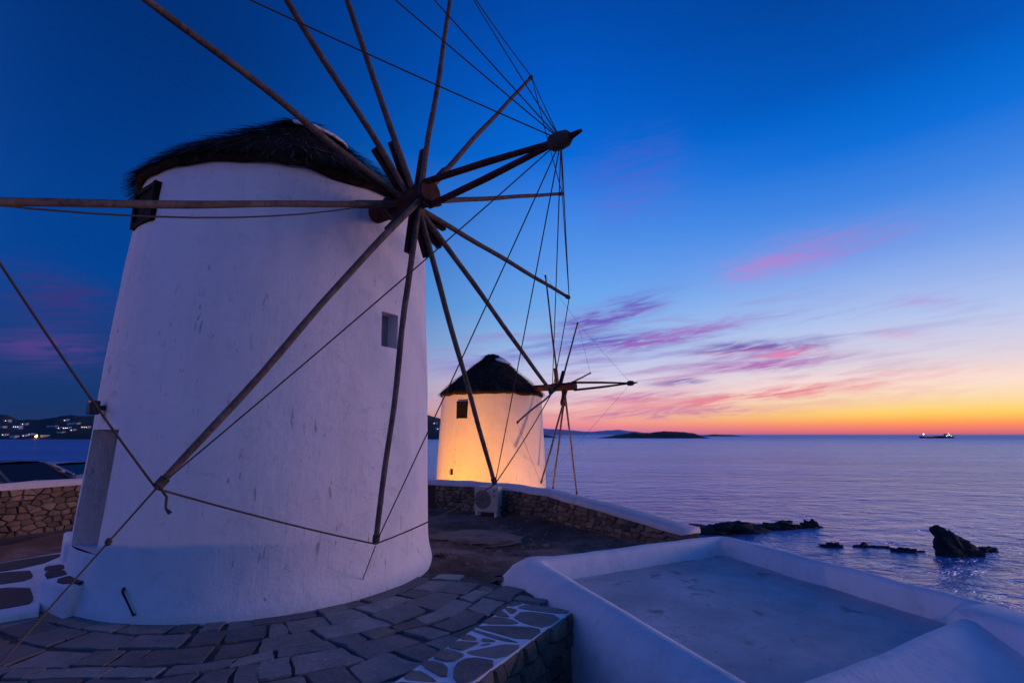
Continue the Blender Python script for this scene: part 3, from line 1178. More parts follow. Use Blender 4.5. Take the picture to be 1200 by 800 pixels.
def windmill(base, label, wallmat, axis_dir, hub, tips, bow_len, windows, rnd, n_str, rope_r=.0075, block=.34, skip=()):
    t = thing('windmill', label, 'windmill', tuple(base), 'windmills on the headland')
    hs = [i * .13 for i in range(0, 44)] + [.04, .08]
    tower, pt = lathe_open(base, [h - .10 if h == 0 else h for h in hs], [w_[:5] for w_ in windows])
    obj('tower', tower, wallmat, t, smooth=True)
    for (t0, t1, h0, h1, dp, kind) in windows:
        m, inner, nrm = reveal(pt, t0, t1, h0, h1, dp)
        up = Vector((0, 0, 1))
        side_v = (inner[1] - inner[0])
        wd = side_v.length
        side_v = side_v / wd
        cc = sum(inner, Vector()) / 4
        hh = (h1 - h0) / 2
        if kind == 'door':
            d_ = obj('door', MB().frame(cc, side_v * wd * .5, nrm * .03, up * hh), 'dark_wood', t)
            obj('reveal', m, wallmat, d_)
            for k in range(4):
                obj('plank', MB().frame(cc + side_v * wd * (-.375 + .25 * k) + nrm * .04, side_v * wd * .115, nrm * .012, up * hh * .98), 'dark_wood', d_)
            obj('handle', MB().frame(cc + side_v * wd * .32 + nrm * .075, side_v * .012, nrm * .02, up * .07), 'black_metal', d_)
        elif kind == 'slit':
            w_ = obj('window', MB().frame(cc, side_v * wd * .5, nrm * .02, up * hh), 'metal_and_shade_grey', t)  # shade at the back of the recess put into the panel's grey
            obj('reveal', m, wallmat, w_)
            obj('shutter', MB().frame(cc - side_v * wd * .40 + nrm * .05, side_v * wd * .10, nrm * .02, up * hh * .9), 'dark_wood', w_)
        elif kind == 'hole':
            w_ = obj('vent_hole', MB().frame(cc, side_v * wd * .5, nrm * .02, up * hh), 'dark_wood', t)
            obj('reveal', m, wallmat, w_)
        else:
            w_ = obj('window', MB().frame(cc, side_v * wd * .5, nrm * .02, up * hh), 'dark_wood', t)
            obj('reveal', m, wallmat, w_)
            out = cc + nrm * (dp + .02)
            fr = MB()
            for s_ in (-1, 1):
                fr.frame(out + side_v * s_ * wd * .5, side_v * .035, nrm * .05, up * (hh + .04))
                fr.frame(out + up * s_ * hh, side_v * wd * .5, nrm * .045, up * .035)
            obj('frame', fr, 'dark_wood', w_, bevel=.008)
            a_ = .5
            dv = (side_v * math.cos(a_) + nrm * math.sin(a_))
            for s_ in (-1, 1):
                obj('shutter', MB().frame(out + side_v * s_ * wd * .24, side_v * wd * .235, nrm * .018, up * hh * .97), 'dark_wood', w_, bevel=.006)
    # roof
    core, straw = thatch_mesh(base, rnd, n_str)
    rf = obj('thatch_roof', core, 'thatch', t, smooth=True)
    so = obj('straw', straw, 'thatch', rf)
    so['kind'] = 'stuff'
    _, pale = thatch_mesh(base, rnd, n_str // 9)
    sp_ = obj('straw', pale, 'pale_straw', rf)
    sp_['kind'] = 'stuff'
    a0 = math.atan2(axis_dir.y, axis_dir.x)
    for rr_, hh_ in ((1.90, 6.02),):
        pts = []
        for k in range(49):
            th = 2 * math.pi * k / 48
            jj = .05 * fbm(math.cos(th) * 3, math.sin(th) * 3, hh_, 1.2, 3) + .02
            pts.append((base.x + (rr_ + jj) * math.cos(th), base.y + (rr_ + jj) * math.sin(th), base.z + hh_ + .02 * math.sin(5 * th)))
        obj('thatch_rope', MB().tube(pts, .011, 5, False), 'rope', rf, smooth=True)
    m = MB()                                      # plaster patch near the peak, on the axle side
    K = 14
    for j_, (rr_, hh_) in enumerate(((.44, 7.20), (.54, 7.13), (.70, 7.02), (.82, 6.93))):
        for k in range(K + 1):
            th = a0 + .1 + (k / K - .5) * 1.7
            s_ = math.sin(math.pi * k / K) ** .5
            e, hh2 = .62 + (rr_ - .62) * s_, 7.08 + (hh_ - 7.08) * s_
            m.v.append((base.x + (e + .045) * math.cos(th), base.y + (e + .045) * math.sin(th), base.z + hh2 + .045 + .012 * nz(k * .7, j_ * .7)))
    for j_ in range(3):
        for k in range(K):
            m.f.append((j_ * (K + 1) + k, j_ * (K + 1) + k + 1, (j_ + 1) * (K + 1) + k + 1, (j_ + 1) * (K + 1) + k))
    pc = obj('plaster_cap', m, 'plaster', rf, smooth=True)
    so_ = pc.modifiers.new('solid', 'SOLIDIFY')
    so_.thickness = .05
    # axle
    s0 = hub - axis_dir * 2.2
    ax_ = obj('axle', MB().tube([s0, hub - axis_dir * .55, hub - axis_dir * .5, hub + axis_dir * block], [.12, .14, .17, .16], 14), 'hub_wood', t, bevel=.02)
    for k in (-.42, block - .07):
        obj('iron_band', MB().tube([hub + axis_dir * k, hub + axis_dir * (k + .05)], .178, 14), 'black_metal', ax_)
    upv = Vector((0, 0, 1))
    sdv = axis_dir.cross(upv).normalized()
    bow = hub + axis_dir * bow_len
    for s_ in (-1, 1):
        st = hub + axis_dir * (block - .08) + upv * s_ * .15 + sdv * s_ * .05
        bs = obj('bowsprit_bar', MB().tube([st, st + (bow - st) * .5 + upv * s_ * .012, bow], [.046, .044, .03], 8), 'hub_wood', t, smooth=True)
    obj('bowsprit_tip', MB().tube([bow - axis_dir * .06, bow + axis_dir * .12, bow + axis_dir * .26 + upv * .02], [.05, .04, .018], 8), 'hub_wood', bs, smooth=True)
    obj('rope_knot', MB().tube([bow - axis_dir * .16, bow - axis_dir * .12, bow - axis_dir * .02, bow + axis_dir * .08, bow + axis_dir * .12], [.055, .09, .105, .09, .05], 9), 'rope', bs, smooth=True)
    nT = len(tips)
    for k, tp in enumerate(tips):
        st = (k % 6 - 2.5) * .085
        make_pole(t, hub + axis_dir * st, tp, axis_dir, rnd)
    for k, tp in enumerate(tips):                 # stays to the bowsprit and rope from tip to tip
        if k in skip:
            continue
        obj('stay_rope', MB().tube(rope_pts(bow, tp, .03), rope_r, 5), 'rope', t, smooth=True)
    for k in range(nT):
        a, b = tips[k], tips[(k + 1) % nT]
        if (a - b).length < 4.4:
            obj('rim_rope', MB().tube(rope_pts(a, b, rnd.uniform(.02, .06)), rope_r * 1.25, 5), 'rope', t, smooth=True)
    return t, pt


TIP1 = {6: (623, 90), 7: (659, 227), 8: (667, 349), 9: (647, 460), 10: (580, 567), 11: (440, 637), 12: (183, 572)}
EDGE1 = {1: (0, 236), 2: (172, 0), 3: (337, 0), 4: (406, 0), 5: (527, 0)}
tips1 = []
for k in range(1, 13):
    if k in TIP1:
        tips1.append(on_plane(*TIP1[k], HUB1, A1))
    else:
        st = HUB1 + A1 * ((k - 1) % 6 - 2.5) * .085
        e = on_plane(*EDGE1[k], HUB1, A1)
        tips1.append(st + (e - st).normalized() * 4.4)


def opening(x0, y0, x1, y1, base, dp, kind, hmin=None, hmax=None):
    a, b = hit_mill(x0, (y0 + y1) / 2, base), hit_mill(x1, (y0 + y1) / 2, base)
    xm = (x0 + x1) / 2
    h1 = hit_mill(xm, y0, base)[1]
    h0 = hit_mill(xm, y1, base)[1]
    return (min(a[0], b[0]), max(a[0], b[0]), h0, h1, dp, kind)


dr = hit_mill(127, 575, M1)
dh1 = hit_mill(128, 503, M1)[1]
dh0 = hit_mill(121, 650, M1)[1]
print('door', math.degrees(dr[0]), dh0, dh1)
win1 = [opening(447, 367, 466, 407, M1, .22, 'slit'), opening(164, 224, 183, 258, M1, .06, 'shut'),
        (dr[0] - .36, dr[0], dh0, dh1, .40, 'door')]
rnd = random.Random(5)
mill1, pt1 = windmill(M1, 'large white windmill with bare poles rising over the stone paving', 'mill_plaster', A1, HUB1, tips1, 2.38, win1, rnd, 14000, skip=(0,))
# ropes that tie the sail wheel down
r1 = at_z(-20, 800, G)
knot = tips1[11] + (r1 - tips1[11]) * .28
obj('tether_rope', MB().tube([tips1[11], knot, r1], .008, 6), 'rope_pale', mill1, smooth=True)
obj('tether_knot', MB().tube([knot - Vector((0, 0, .03)), knot, knot + Vector((0, 0, .03))], [.015, .028, .015], 6), 'rope', mill1, smooth=True)
obj('tether_rope', MB().tube([tips1[10] - Vector((0, 0, .02)), at_z(420, 692, G + .01)], .006, 5), 'rope', mill1, smooth=True)
st1 = HUB1 - A1 * .2
obj('slack_rope', MB().tube(rope_pts(st1 + (tips1[0] - st1) * .1, tips1[0], .16), .009, 5), 'rope', mill1, smooth=True)
tl = tips1[11]
obj('rope_end', MB().tube([tl + Vector((.04, 0, 0)), tl + Vector((.09, .01, -.07)), tl + Vector((.10, 0, -.16)), tl + Vector((.14, 0, -.20))], [.012, .011, .010, .018], 6), 'rope', mill1, smooth=True)

# far mill: full poles pass straight through the axle
TIP2 = [(639, 322), (677, 378), (692, 437), (676, 579), (648, 573), (634, 566), (606, 495)]
tips2 = [on_plane(x, y, HUB2, A2) for x, y in TIP2]
win2 = [opening(537, 471, 547, 489, M2, .12, 'shut'), opening(527, 549, 531, 556, M2, .1, 'hole')]
rnd = random.Random(9)
b2 = 2.4
for i in range(60):
    b2 = 1.8 + i * .03
    if pix(HUB2 + A2 * b2)[0] >= 739:
        break
mill2, pt2 = windmill(M2, 'smaller looking windmill glowing amber beyond the rubble wall', 'amber_lit_plaster', A2, HUB2, tips2, b2, win2, rnd, 7000, .0045, .55, skip=(0, 2, 3, 4, 6))

# ------------------------------------------------------------------ things on and round the near mill
th, h = hit_mill(124, 478, M1)
p = Vector(pt1(th, h))
nr_ = Vector((math.cos(th), math.sin(th), 0))
sd_ = Vector((-nr_.y, nr_.x, 0))
t = thing('wall_lamp', 'small black floodlight fixed to the windmill above its door', 'lamp', tuple(p))
obj('bracket', MB().frame(p + nr_ * .04, nr_ * .045, sd_ * .02, (0, 0, .03)), 'black_metal', t)
obj('housing', MB().frame(p + nr_ * .12, nr_ * .05, sd_ * .075, (0, 0, .085)), 'black_metal', t, bevel=.015)
obj('glass', MB().frame(p + nr_ * .172, nr_ * .004, sd_ * .055, (0, 0, .06)), 'car_glass', t)

th, h = hit_mill(146, 689, M1)
p = Vector(pt1(th, h))
pe = at_z(188, 713, G + .012)
q1 = Vector(pt1(hit_mill(165, 702, M1)[0], .10, .03))
o = obj('cable', MB().tube([p, p + Vector((.02, -.05, -.02)), q1, pe], [.02, .014, .013, .012], 7), 'black_plastic', smooth=True)
tag(o, 'black cable running from the foot of the windmill to the paving', 'cable')

# steps in front of the mill door
bx = [at_z(44, 703, G), at_z(78, 714, G), at_z(112, 706, G)]
SZ = -1.66
t = thing('door_steps', 'whitewashed steps inset with dark slabs below the windmill door', 'steps', tuple(bx[1]))
f0 = at_z(50, 676, SZ)
f1 = at_z(80, 686, SZ)
f2 = at_z(118, 676, SZ)
back0 = at_z(52, 660, SZ)
back1 = at_z(118, 655, SZ)
m = MB()
m.prism([(f0.x, f0.y), (f1.x, f1.y), (f2.x, f2.y), (back1.x + .3, back1.y + .2), (back0.x, back0.y)], G - .05, SZ, .03)
obj('lower_step', m, 'plaster', t, smooth=False, bevel=.03)
SZ2 = -1.40
g0 = at_z(77, 632, SZ2)
g1 = at_z(128, 631, SZ2)
g2 = g1 + Vector((.35, .9, 0))
g3 = at_z(75, 622, SZ2)
m = MB()
m.prism([(g0.x, g0.y), (g1.x, g1.y), (g2.x, g2.y), (g3.x, g3.y)], G - .05, SZ2, .03)
obj('upper_step', m, 'plaster', t, bevel=.03)


def slab(px_list, z, parent, material='slate', th_=.03):
    P = [at_z(x, y, z) for x, y in px_list]
    cx = sum(p.x for p in P) / len(P)
    cy = sum(p.y for p in P) / len(P)
    poly = [(p.x, p.y) for p in P]
    sm = []
    for i in range(len(poly)):
        a, b = poly[i], poly[(i + 1) % len(poly)]
        sm += [(a[0] * .8 + b[0] * .2, a[1] * .8 + b[1] * .2), (a[0] * .2 + b[0] * .8, a[1] * .2 + b[1] * .8)]
    if sum(sm[i - 1][0] * sm[i][1] - sm[i][0] * sm[i - 1][1] for i in range(len(sm))) < 0:
        sm.reverse()
    return obj('slab', MB().prism(sm, z - .03, z + .008, .004, .001), material, parent)


slab([(52, 664), (74, 661), (76, 667), (53, 669)], SZ, t)
slab([(52, 673), (55, 669), (78, 668), (79, 673), (56, 678)], SZ, t)
slab([(64, 680), (82, 674), (98, 676), (98, 682), (78, 684)], SZ, t)
# broad low landing to the left
m = MB()
L_ = [at_z(-120, 742, -1.93), at_z(46, 714, -1.93), at_z(52, 682, -1.93), at_z(96, 642, -1.93), at_z(-60, 668, -1.93)]
m.prism([(p.x, p.y) for p in L_], G - .06, -1.93, .02)
obj('landing', m, 'plaster', t)
slab([(-90, 698), (34, 686), (40, 702), (33, 709), (-90, 726)], -1.93, t)
slab([(-90, 683), (34, 667), (40, 676), (24, 682), (-90, 694)], -1.93, t)
slab([(-60, 670), (60, 650), (80, 648), (44, 663), (-60, 679)], -1.93, t)

# dry weeds at the foot of the tower
rw = random.Random(4)
for (x, y, n_, hh) in ((516, 656, 210, .16),):
    p = at_z(x, y, G - .02)
    m = MB()
    for i in range(n_):
        a = rw.uniform(0, 6.28)
        r_ = abs(rw.gauss(0, .07))
        q = p + Vector((r_ * math.cos(a), r_ * math.sin(a), 0))
        ln = hh * rw.uniform(.4, 1)
        dv = Vector((rw.gauss(0, .6), rw.gauss(0, .6), 1)).normalized() * ln
        s_ = Vector((math.cos(a), math.sin(a), 0)) * .006
        m.add([q - s_, q + s_, q + dv * .6 + s_ * .7, q + dv, q + dv * .6 - s_ * .7], [(0, 1, 2, 3, 4)])
    lab = {516: 'dark dry weed tuft against the right foot of the windmill', 100: 'thin weed growing beside the whitewashed step', 508: 'small dry grass tuft where the paving meets the windmill'}[x]
    tag(obj('weed', m, 'dry_grass'), lab, 'weed')

# pebbles on the dirt


def rock(name, c, r, material, rnd_, sub=2, amp=.35, parent=None, fs=1.6):
    import bmesh
    bm = bmesh.new()
    bmesh.ops.create_icosphere(bm, subdivisions=sub, radius=1)
    o1 = rnd_.uniform(0, 100)
    m = MB()
    for v in bm.verts:
        k = 1 + amp * fbm(v.co.x + o1, v.co.y, v.co.z, fs, 4)
        m.v.append((c[0] + v.co.x * r[0] * k, c[1] + v.co.y * r[1] * k, c[2] + v.co.z * r[2] * k))
    m.f = [tuple(v.index for v in f.verts) for f in bm.faces]
    bm.free()
    return obj(name, m, material, parent)


for (x, y, rx, ry, rz, lab) in ((552, 634, .95, .62, .09, 'broad tan bedrock hump showing through the dirt yard'), (520, 650, .45, .35, .06, 'flat bare rock beside the weed tuft'), (640, 648, .5, .3, .05, 'low bare rock slab near the parapet corner')):
    p = at_z(x, y, -2.0)
    o = rock('bedrock', (p.x, p.y, dirt_z(p.x, p.y) - .015), (rx, ry, rz), 'bedrock', rw, 4, .38, fs=1.4)
    tag(o, lab, 'rock')
for (x, y, s_) in ((564, 627, .10), (548, 632, .07), (530, 640, .06), (606, 636, .05), (640, 642, .05), (585, 646, .045), (525, 628, .05), (655, 650, .05), (618, 650, .04)):
    p = at_z(x, y, -2.0)
    p.z = dirt_z(p.x, p.y)
    tag(rock('stone', (p.x, p.y, p.z + s_ * .2), (s_ * 1.3, s_, s_ * .6), 'pebble', rw), 'small loose stone lying on the brown dirt yard', 'stone', 'loose stones on the dirt yard')

gm = MB()
rg = random.Random(31)
while len(gm.v) < 5200:
    x, y = rg.uniform(-1.9, 3.2), rg.uniform(7.4, 14.2)
    if not dirt_ok(x, y) or pave_ok(x, y) or nz(x, y, 2.2, 1.1) < rg.uniform(-.5, .35):
        continue
    r_ = rg.choice((.010, .014, .02, .03)) * rg.uniform(.7, 1.3)
    z = dirt_z(x, y)
    a0_ = rg.uniform(0, 6)
    V = [(x + r_ * 1.3 * math.cos(a0_ + k * 1.257) * rg.uniform(.7, 1.2), y + r_ * math.sin(a0_ + k * 1.257) * rg.uniform(.7, 1.2), z - r_ * .3) for k in range(5)]
    V += [(x + (p[0] - x) * .6, y + (p[1] - y) * .6, z + r_ * rg.uniform(.4, .8)) for p in V]
    gm.add(V, [(k, (k + 1) % 5, 5 + (k + 1) % 5, 5 + k) for k in range(5)] + [(5, 6, 7, 8, 9)])
go = obj('gravel', gm, 'pebble')
go['kind'] = 'stuff'
go['label'] = 'loose brown gravel scattered over the dirt yard'

# ------------------------------------------------------------------ air conditioner
acb = at_z(572, 603, -2.02)
acn = Vector((-.34, -.94, 0)).normalized()            # front faces the camera, a little to the left
acs = Vector((-acn.y, acn.x, 0))                      # to the right as seen from the front
t = thing('air_conditioner', 'cream outdoor air conditioning unit standing before the rubble wall', 'air conditioner', tuple(acb))
cc = acb + Vector((0, 0, .08 + .31))
obj('casing', MB().frame(cc, acs * .33, acn * .15, (0, 0, .31)), 'ac_casing', t, bevel=.02)
gc = cc - acs * .09 + acn * .152
m = MB()
for k in range(5):
    r_ = .05 + k * .042
    m.tube([gc + (acs * math.cos(a) + Vector((0, 0, 1)) * math.sin(a)) * r_ for a in [2 * math.pi * i / 24 for i in range(25)]], .006, 4, False)
for k in range(8):
    a = math.pi * k / 8
    dv = acs * math.cos(a) + Vector((0, 0, 1)) * math.sin(a)
    m.tube([gc - dv * .225, gc + dv * .225], .005, 4)
fg = obj('fan_grille', m, 'black_metal', t)
K = 28
m = MB()
m.v = [tuple(gc + acn * .003 + (acs * math.cos(2 * math.pi * i / K) + Vector((0, 0, 1)) * math.sin(2 * math.pi * i / K)) * .228) for i in range(K)]
m.f = [tuple(range(K))]
obj('fan_opening', m, 'ac_grille', fg)
obj('service_panel', MB().frame(cc + acs * .235 + acn * .155, acs * .085, acn * .006, (0, 0, .29)), 'ac_casing', t, bevel=.004)
lg = cc + acs * .235 + acn * .163 + Vector((0, 0, .2))
m = MB()
m.add([lg + acs * -.055 + Vector((0, 0, .04)), lg + acs * .05 + Vector((0, 0, .055)), lg + acs * -.02 + Vector((0, 0, -.05))], [(0, 1, 2)])
obj('logo', m, 'logo_teal', t)
m = MB()
for i, wd in enumerate((.05, .04)):
    m.frame(lg + Vector((0, 0, -.085 - i * .03)), acs * wd, acn * .001, (0, 0, .008))
obj('logo_lettering', m, 'logo_dark', t)
pr_ = acb + acs * .335 + Vector((0, 0, .2))
obj('pipe', MB().tube([pr_, pr_ + acs * .08, pr_ + acs * .12 - acn * .1 + Vector((0, 0, -.1)), pr_ + acs * .14 - acn * .45 + Vector((0, 0, -.2))], .022, 7), 'black_plastic', t, smooth=True)
for a in (-.26, .26):
    for b in (-.11, .11):
        obj('foot', MB().frame(acb + acs * a + acn * b + Vector((0, 0, .03)), acs * .03, acn * .04, (0, 0, .06)), 'ac_foot', t)

# ------------------------------------------------------------------ parked cars behind the left wall


def car(loc, yaw, label, paint, roof_h=1.47):
    t = thing('parked_car', label, 'car', loc, 'cars parked behind the wall')
    ex = Vector((math.cos(yaw), math.sin(yaw), 0))
    ey = Vector((-math.sin(yaw), math.cos(yaw), 0))
    o = Vector(loc)

    def P(x, y, z):
        return o + ex * x + ey * y + Vector((0, 0, z))
    # lower body: stations along the length (x, half width, z low, z high)
    st = [(-2.1, .70, .42, .82), (-2.0, .80, .30, .95), (-1.5, .86, .25, 1.0), (-.5, .88, .22, .98), (.7, .88, .22, .96), (1.3, .86, .24, .90), (1.9, .80, .30, .76), (2.12, .66, .40, .62)]
    m = MB()
    for x, hw, zl, zh in st:
        for (a, b) in ((-.9, 0), (-1, .18), (-1, .6), (-.93, .92), (-.8, 1), (.8, 1), (.93, .92), (1, .6), (1, .18), (.9, 0)):
            m.v.append(tuple(P(x, a * hw, zl + (zh - zl) * b)))
    S = 10
    for i in range(len(st) - 1):
        for k in range(S):
            k2 = (k + 1) % S
            m.f.append((i * S + k, (i + 1) * S + k, (i + 1) * S + k2, i * S + k2))
    m.f.append(tuple(range(S)))
    m.f.append(tuple((len(st) - 1) * S + k for k in reversed(range(S))))
    body = obj('body', m, paint, t, smooth=True)
    # greenhouse
    gl = [(-1.95, .95), (-1.55, roof_h - .08), (-1.1, roof_h - .01), (-.2, roof_h), (.35, roof_h - .03), (1.25, .92)]
    m = MB()
    for (x, z) in gl:
        f_ = (z - .9) / (roof_h - .9)
        hw = .80 - .20 * max(0, f_)
        m.v += [tuple(P(x, -.80, .90)), tuple(P(x, -hw, z - .02)), tuple(P(x, hw, z - .02)), tuple(P(x, .80, .90))]
    for i in range(len(gl) - 1):
        for k in range(3):
            m.f.append((i * 4 + k, (i + 1) * 4 + k, (i + 1) * 4 + k + 1, i * 4 + k + 1))
    m.f += [(0, 1, 2, 3), (23, 22, 21, 20)]
    obj('windows', m, 'car_glass', t)
    m = MB()                                        # roof skin and pillars
    rl = gl[1:5]
    for (x, z) in rl:
        m.v += [tuple(P(x, -.63, z - .045)), tuple(P(x, -.5, z + .012)), tuple(P(x, 0, z + .03)), tuple(P(x, .5, z + .012)), tuple(P(x, .63, z - .045))]
    for i in range(len(rl) - 1):
        for k in range(4):
            m.f.append((i * 5 + k, (i + 1) * 5 + k, (i + 1) * 5 + k + 1, i * 5 + k + 1))
    obj('roof', m, paint, t, smooth=True)
    for s_ in (-1, 1):
        for pa, pb, r_ in ((P(.35, s_ * .615, roof_h - .05), P(1.25, s_ * .79, .93), .032), (P(-1.55, s_ * .61, roof_h - .11), P(-1.95, s_ * .79, .95), .05), (P(-.35, s_ * .62, roof_h - .03), P(-.4, s_ * .81, .95), .03)):
            obj('pillar', MB().tube([pa, pb], r_, 6), paint, t, smooth=True)
    for s_ in (-1, 1):
        obj('mirror', MB().frame(P(.95, s_ * .93, 1.0), ex * .06, ey * .09, (0, 0, .06)), paint, t, bevel=.03)
        obj('headlight', MB().frame(P(1.98, s_ * .58, .66), ex * .08, ey * .16, (0, 0, .06)), 'chrome', t, bevel=.03)
        for x in (-1.3, 1.32):
            c0 = P(x, s_ * .70, .31)
            wh = obj('wheel', MB().tube([c0 - ey * .1, c0 + ey * .1 * 1], [.31, .31], 20), 'rubber', t)
            obj('rim', MB().tube([c0 + ey * s_ * .10, c0 + ey * s_ * .115], [.2, .18], 14), 'chrome', wh)
    return t


c1 = at_y(8, 541, 13.6)
car((c1.x, c1.y, -2.15), R(-6), 'dark car with black windows parked behind the coping', 'car_dark', 1.47)
c2 = at_y(72, 541, 17.0)
car((c2.x, c2.y, -2.12), R(-4), 'silver blue car parked beyond the dark car', 'car_silver', 1.24)

# ------------------------------------------------------------------ rocks in the sea
rk = random.Random(12)
ROCKS = [  # centre px x, waterline y, half width px, height px, label
    (1133, 652, 20, 30, 'tall pointed black rock standing alone in the sea'),
    (1160, 647, 13, 8, 'low black rock touching the tall pointed one'),
    (1103, 638, 6, 4, 'tiny black rock between the flat rocks and pointed rock'),
    (1066, 647, 14, 7, 'flat black rock at the end of the short row'),
    (1036, 642, 11, 4, 'thin flat black rock in the middle of the row'),
    (1014, 641, 9, 6, 'small rounded black rock in the row'),
    (978, 641, 13, 7, 'small peaked black rock nearer the roof parapet'),
    (952, 618, 10, 11, 'rounded block at the end of the black reef'),
    (922, 620, 24, 10, 'middle hump of the long black reef'),
    (888, 621, 18, 9, 'low saddle of the long black reef'),
    (855, 626, 34, 15, 'broad black reef rock beside the white parapet corner')]
for x, y, hw, hp, lab in ROCKS:
    p = at_z(x, y, SEA)
    k = p.y / F
    o = rock('sea_rock', (p.x, p.y + hw * k * .4, SEA - .1), (hw * k * 1.05, hw * k * .55, hp * k * (.85 if hp == 30 else .75)), 'sea_rock', rk, 4, .62, fs=1.9)
    if hp == 30:
        for v in o.data.vertices:                 # leaning spire on the left
            zz = (v.co.z - SEA) / (hp * k)
            v.co.x -= max(0, zz) * hw * k * .75
            v.co.z += max(0, zz) * (.35 if v.co.x < p.x - hw * k * .3 else -.25) * hp * k * .5
    tag(o, lab, 'rock')

# ------------------------------------------------------------------ far islands, coast, ship


def ridge(name, x0, x1, dist, prof_px, depth, material, base=SEA - 1, n=90, m_rows=8, nzs=1.0):
    """hill range: silhouette prof_px(u) gives height in px above the sea line at that distance"""
    m = MB()
    for i in range(n + 1):
        u = i / n
        px = x0 + (x1 - x0) * u
        h = max(0, prof_px(u)) * dist / F
        for j_ in range(m_rows + 1):
            v = j_ / m_rows
            k = math.sin(math.pi * v)
            yy = dist + (v - .5) * depth
            xx = (px - 600) / F * dist
            z = SEA - .5 + h * k * (1 + .12 * nzs * fbm(u * 9, v * 4, 0, 1.5, 3)) - (1.0 if j_ in (0, m_rows) else 0)
            m.v.append((xx, yy, z))
    S = m_rows + 1
    m.f = [(i * S + j_, (i + 1) * S + j_, (i + 1) * S + j_ + 1, i * S + j_ + 1) for i in range(n) for j_ in range(m_rows)]
    return struct(obj(name, m, material, smooth=True))


def lerp(pts):
    def f_(u):
        for (a, b), (c_, d_) in zip(pts, pts[1:]):
            if u <= c_:
                return b + (d_ - b) * (u - a) / (c_ - a)
        return pts[-1][1]
    return f_


ridge('islet', 698, 819, 1200, lerp([(0, 0), (.2, 4), (.35, 6.5), (.5, 6.2), (.62, 8), (.8, 7.5), (.9, 6), (1, 0)]), 160, 'headland')
ridge('islet', 816, 868, 2600, lerp([(0, 0), (.3, 2.2), (.7, 1.6), (1, 0)]), 200, 'headland')
ridge('islet', 560, 652, 1500, lerp([(0, 0), (.5, 6), (.8, 4), (.93, 2), (1, 0)]), 200, 'headland')
ridge('mountains', 560, 760, 14000, lerp([(0, 7), (.35, 8), (.5, 6), (.65, 3.5), (.8, 6), (.9, 4), (1, 0)]), 3000, 'hazed_mountain')

CD = 900.0


def coast_h(px):
    pts = [(-300, 22), (-60, 28), (0, 25), (15, 24), (30, 18.5), (52, 19), (70, 22), (92, 24), (110, 23), (200, 26), (330, 24), (450, 27), (500, 24), (516, 21), (530, 9), (545, 2), (552, 0)]
    return max(0, lerp(pts)(px))


m = MB()
NX, NY = 220, 14
for i in range(NX + 1):
    px = -300 + 852 * i / NX
    for j_ in range(NY + 1):
        v = j_ / NY
        yy = CD + v * 320
        h = coast_h(px) * (CD + 320) / F + 5
        z = SEA - .8 + (h + .06 * h * fbm(px * .05, v * 3, 0, 1.3, 4)) * (v ** .8)
        if coast_h(px) <= 0:
            z = SEA - 1
        m.v.append(((px - 600) / F * yy, yy, z))
S = NY + 1
m.f = [(i * S + j_, (i + 1) * S + j_, (i + 1) * S + j_ + 1, i * S + j_ + 1) for i in range(NX) for j_ in range(NY)]
struct(obj('coast_hills', m, 'scrub', smooth=True))


def coast_point(x, y):
    d = ray(x, y)
    h = coast_h(x) * (CD + 320) / F + 5
    for i in range(400):
        v = i / 400
        yy = CD + v * 320
        p = d * (yy / d.y)
        z = SEA - .8 + h * (v ** .8)
        if p.z <= z:
            return p
    return d * ((CD + 318) / d.y)


HOUSES = [  # px x, y, half width px, lit windows colour
    (2, 501, 3, None, 'pale box house on the far hill above the shore row'),
    (20, 500.5, 4, 'lamp_white', 'pale far house below a lit roof on the hill'),
    (8, 493.5, 3, 'lamp_warm', 'warmly lit house high on the far hill'),
    (28, 497.5, 3, 'lamp_white', 'small far house with a white light on the slope'),
    (61, 500.5, 5, None, 'wide unlit pale house on the far hillside'),
    (86, 497, 6, None, 'broad pale villa high on the far hillside'),
    (78, 502, 3.5, 'lamp_warm', 'far house with a row of warm windows'),
    (70, 502, 3, 'lamp_warm', 'little far house beside the warm windowed one'),
    (100, 501, 4, 'lamp_warm', 'pale far house with one warm window near the tower'),
    (71, 507.5, 3, None, 'lone pale cottage low on the far slope'),
    (85, 504.5, 2, 'lamp_white', 'tiny far hut with a white light'),
    (16, 512, 3, None, 'unlit pale house at the far waterside'),
    (52, 511.5, 3, None, 'pale waterside house beside the orange light'),
    (5, 510, 2, 'lamp_white', 'far waterside hut with a bright white light'),
    (29, 511, 2, 'lamp_white', 'small lit waterside house on the far shore'),
    (36, 509.5, 2, 'lamp_warm', 'little far house lit just above the shore'),
    (77, 493, 2, 'lamp_white', 'tiny house lit on the far skyline'),
    (509, 496.5, 3, 'lamp_warm', 'far house with warm light between the two windmills'),
    (513, 503, 2.5, 'lamp_white', 'far house with white light between the two windmills')]
for x, y, hw, lit, lab in HOUSES:
    p = coast_point(x, y)
    k = p.y / F
    wd, hh = hw * k, 1.7 * k
    t = thing('hillside_house', lab, 'house', tuple(p), 'houses on the far shore')
    obj('wall', MB().box(p.x - wd, p.x + wd, p.y - 3, p.y + 5, p.z - 4, p.z + hh), 'house_white', t)
    obj('roof', MB().box(p.x - wd - .3, p.x + wd + .3, p.y - 3.3, p.y + 5.3, p.z + hh, p.z + hh + .5), 'house_white', t)
    nW = 3 if hw > 3 else 1
    for i in range(nW):
        cx = p.x + (i - (nW - 1) / 2) * wd * .6
        s_ = .26 * k if lit else .22 * k
        obj('window', MB().box(cx - s_, cx + s_, p.y - 3.25, p.y - 3.02, p.z + hh * .25, p.z + hh * .25 + s_ * 1.4), lit or 'car_glass', t)

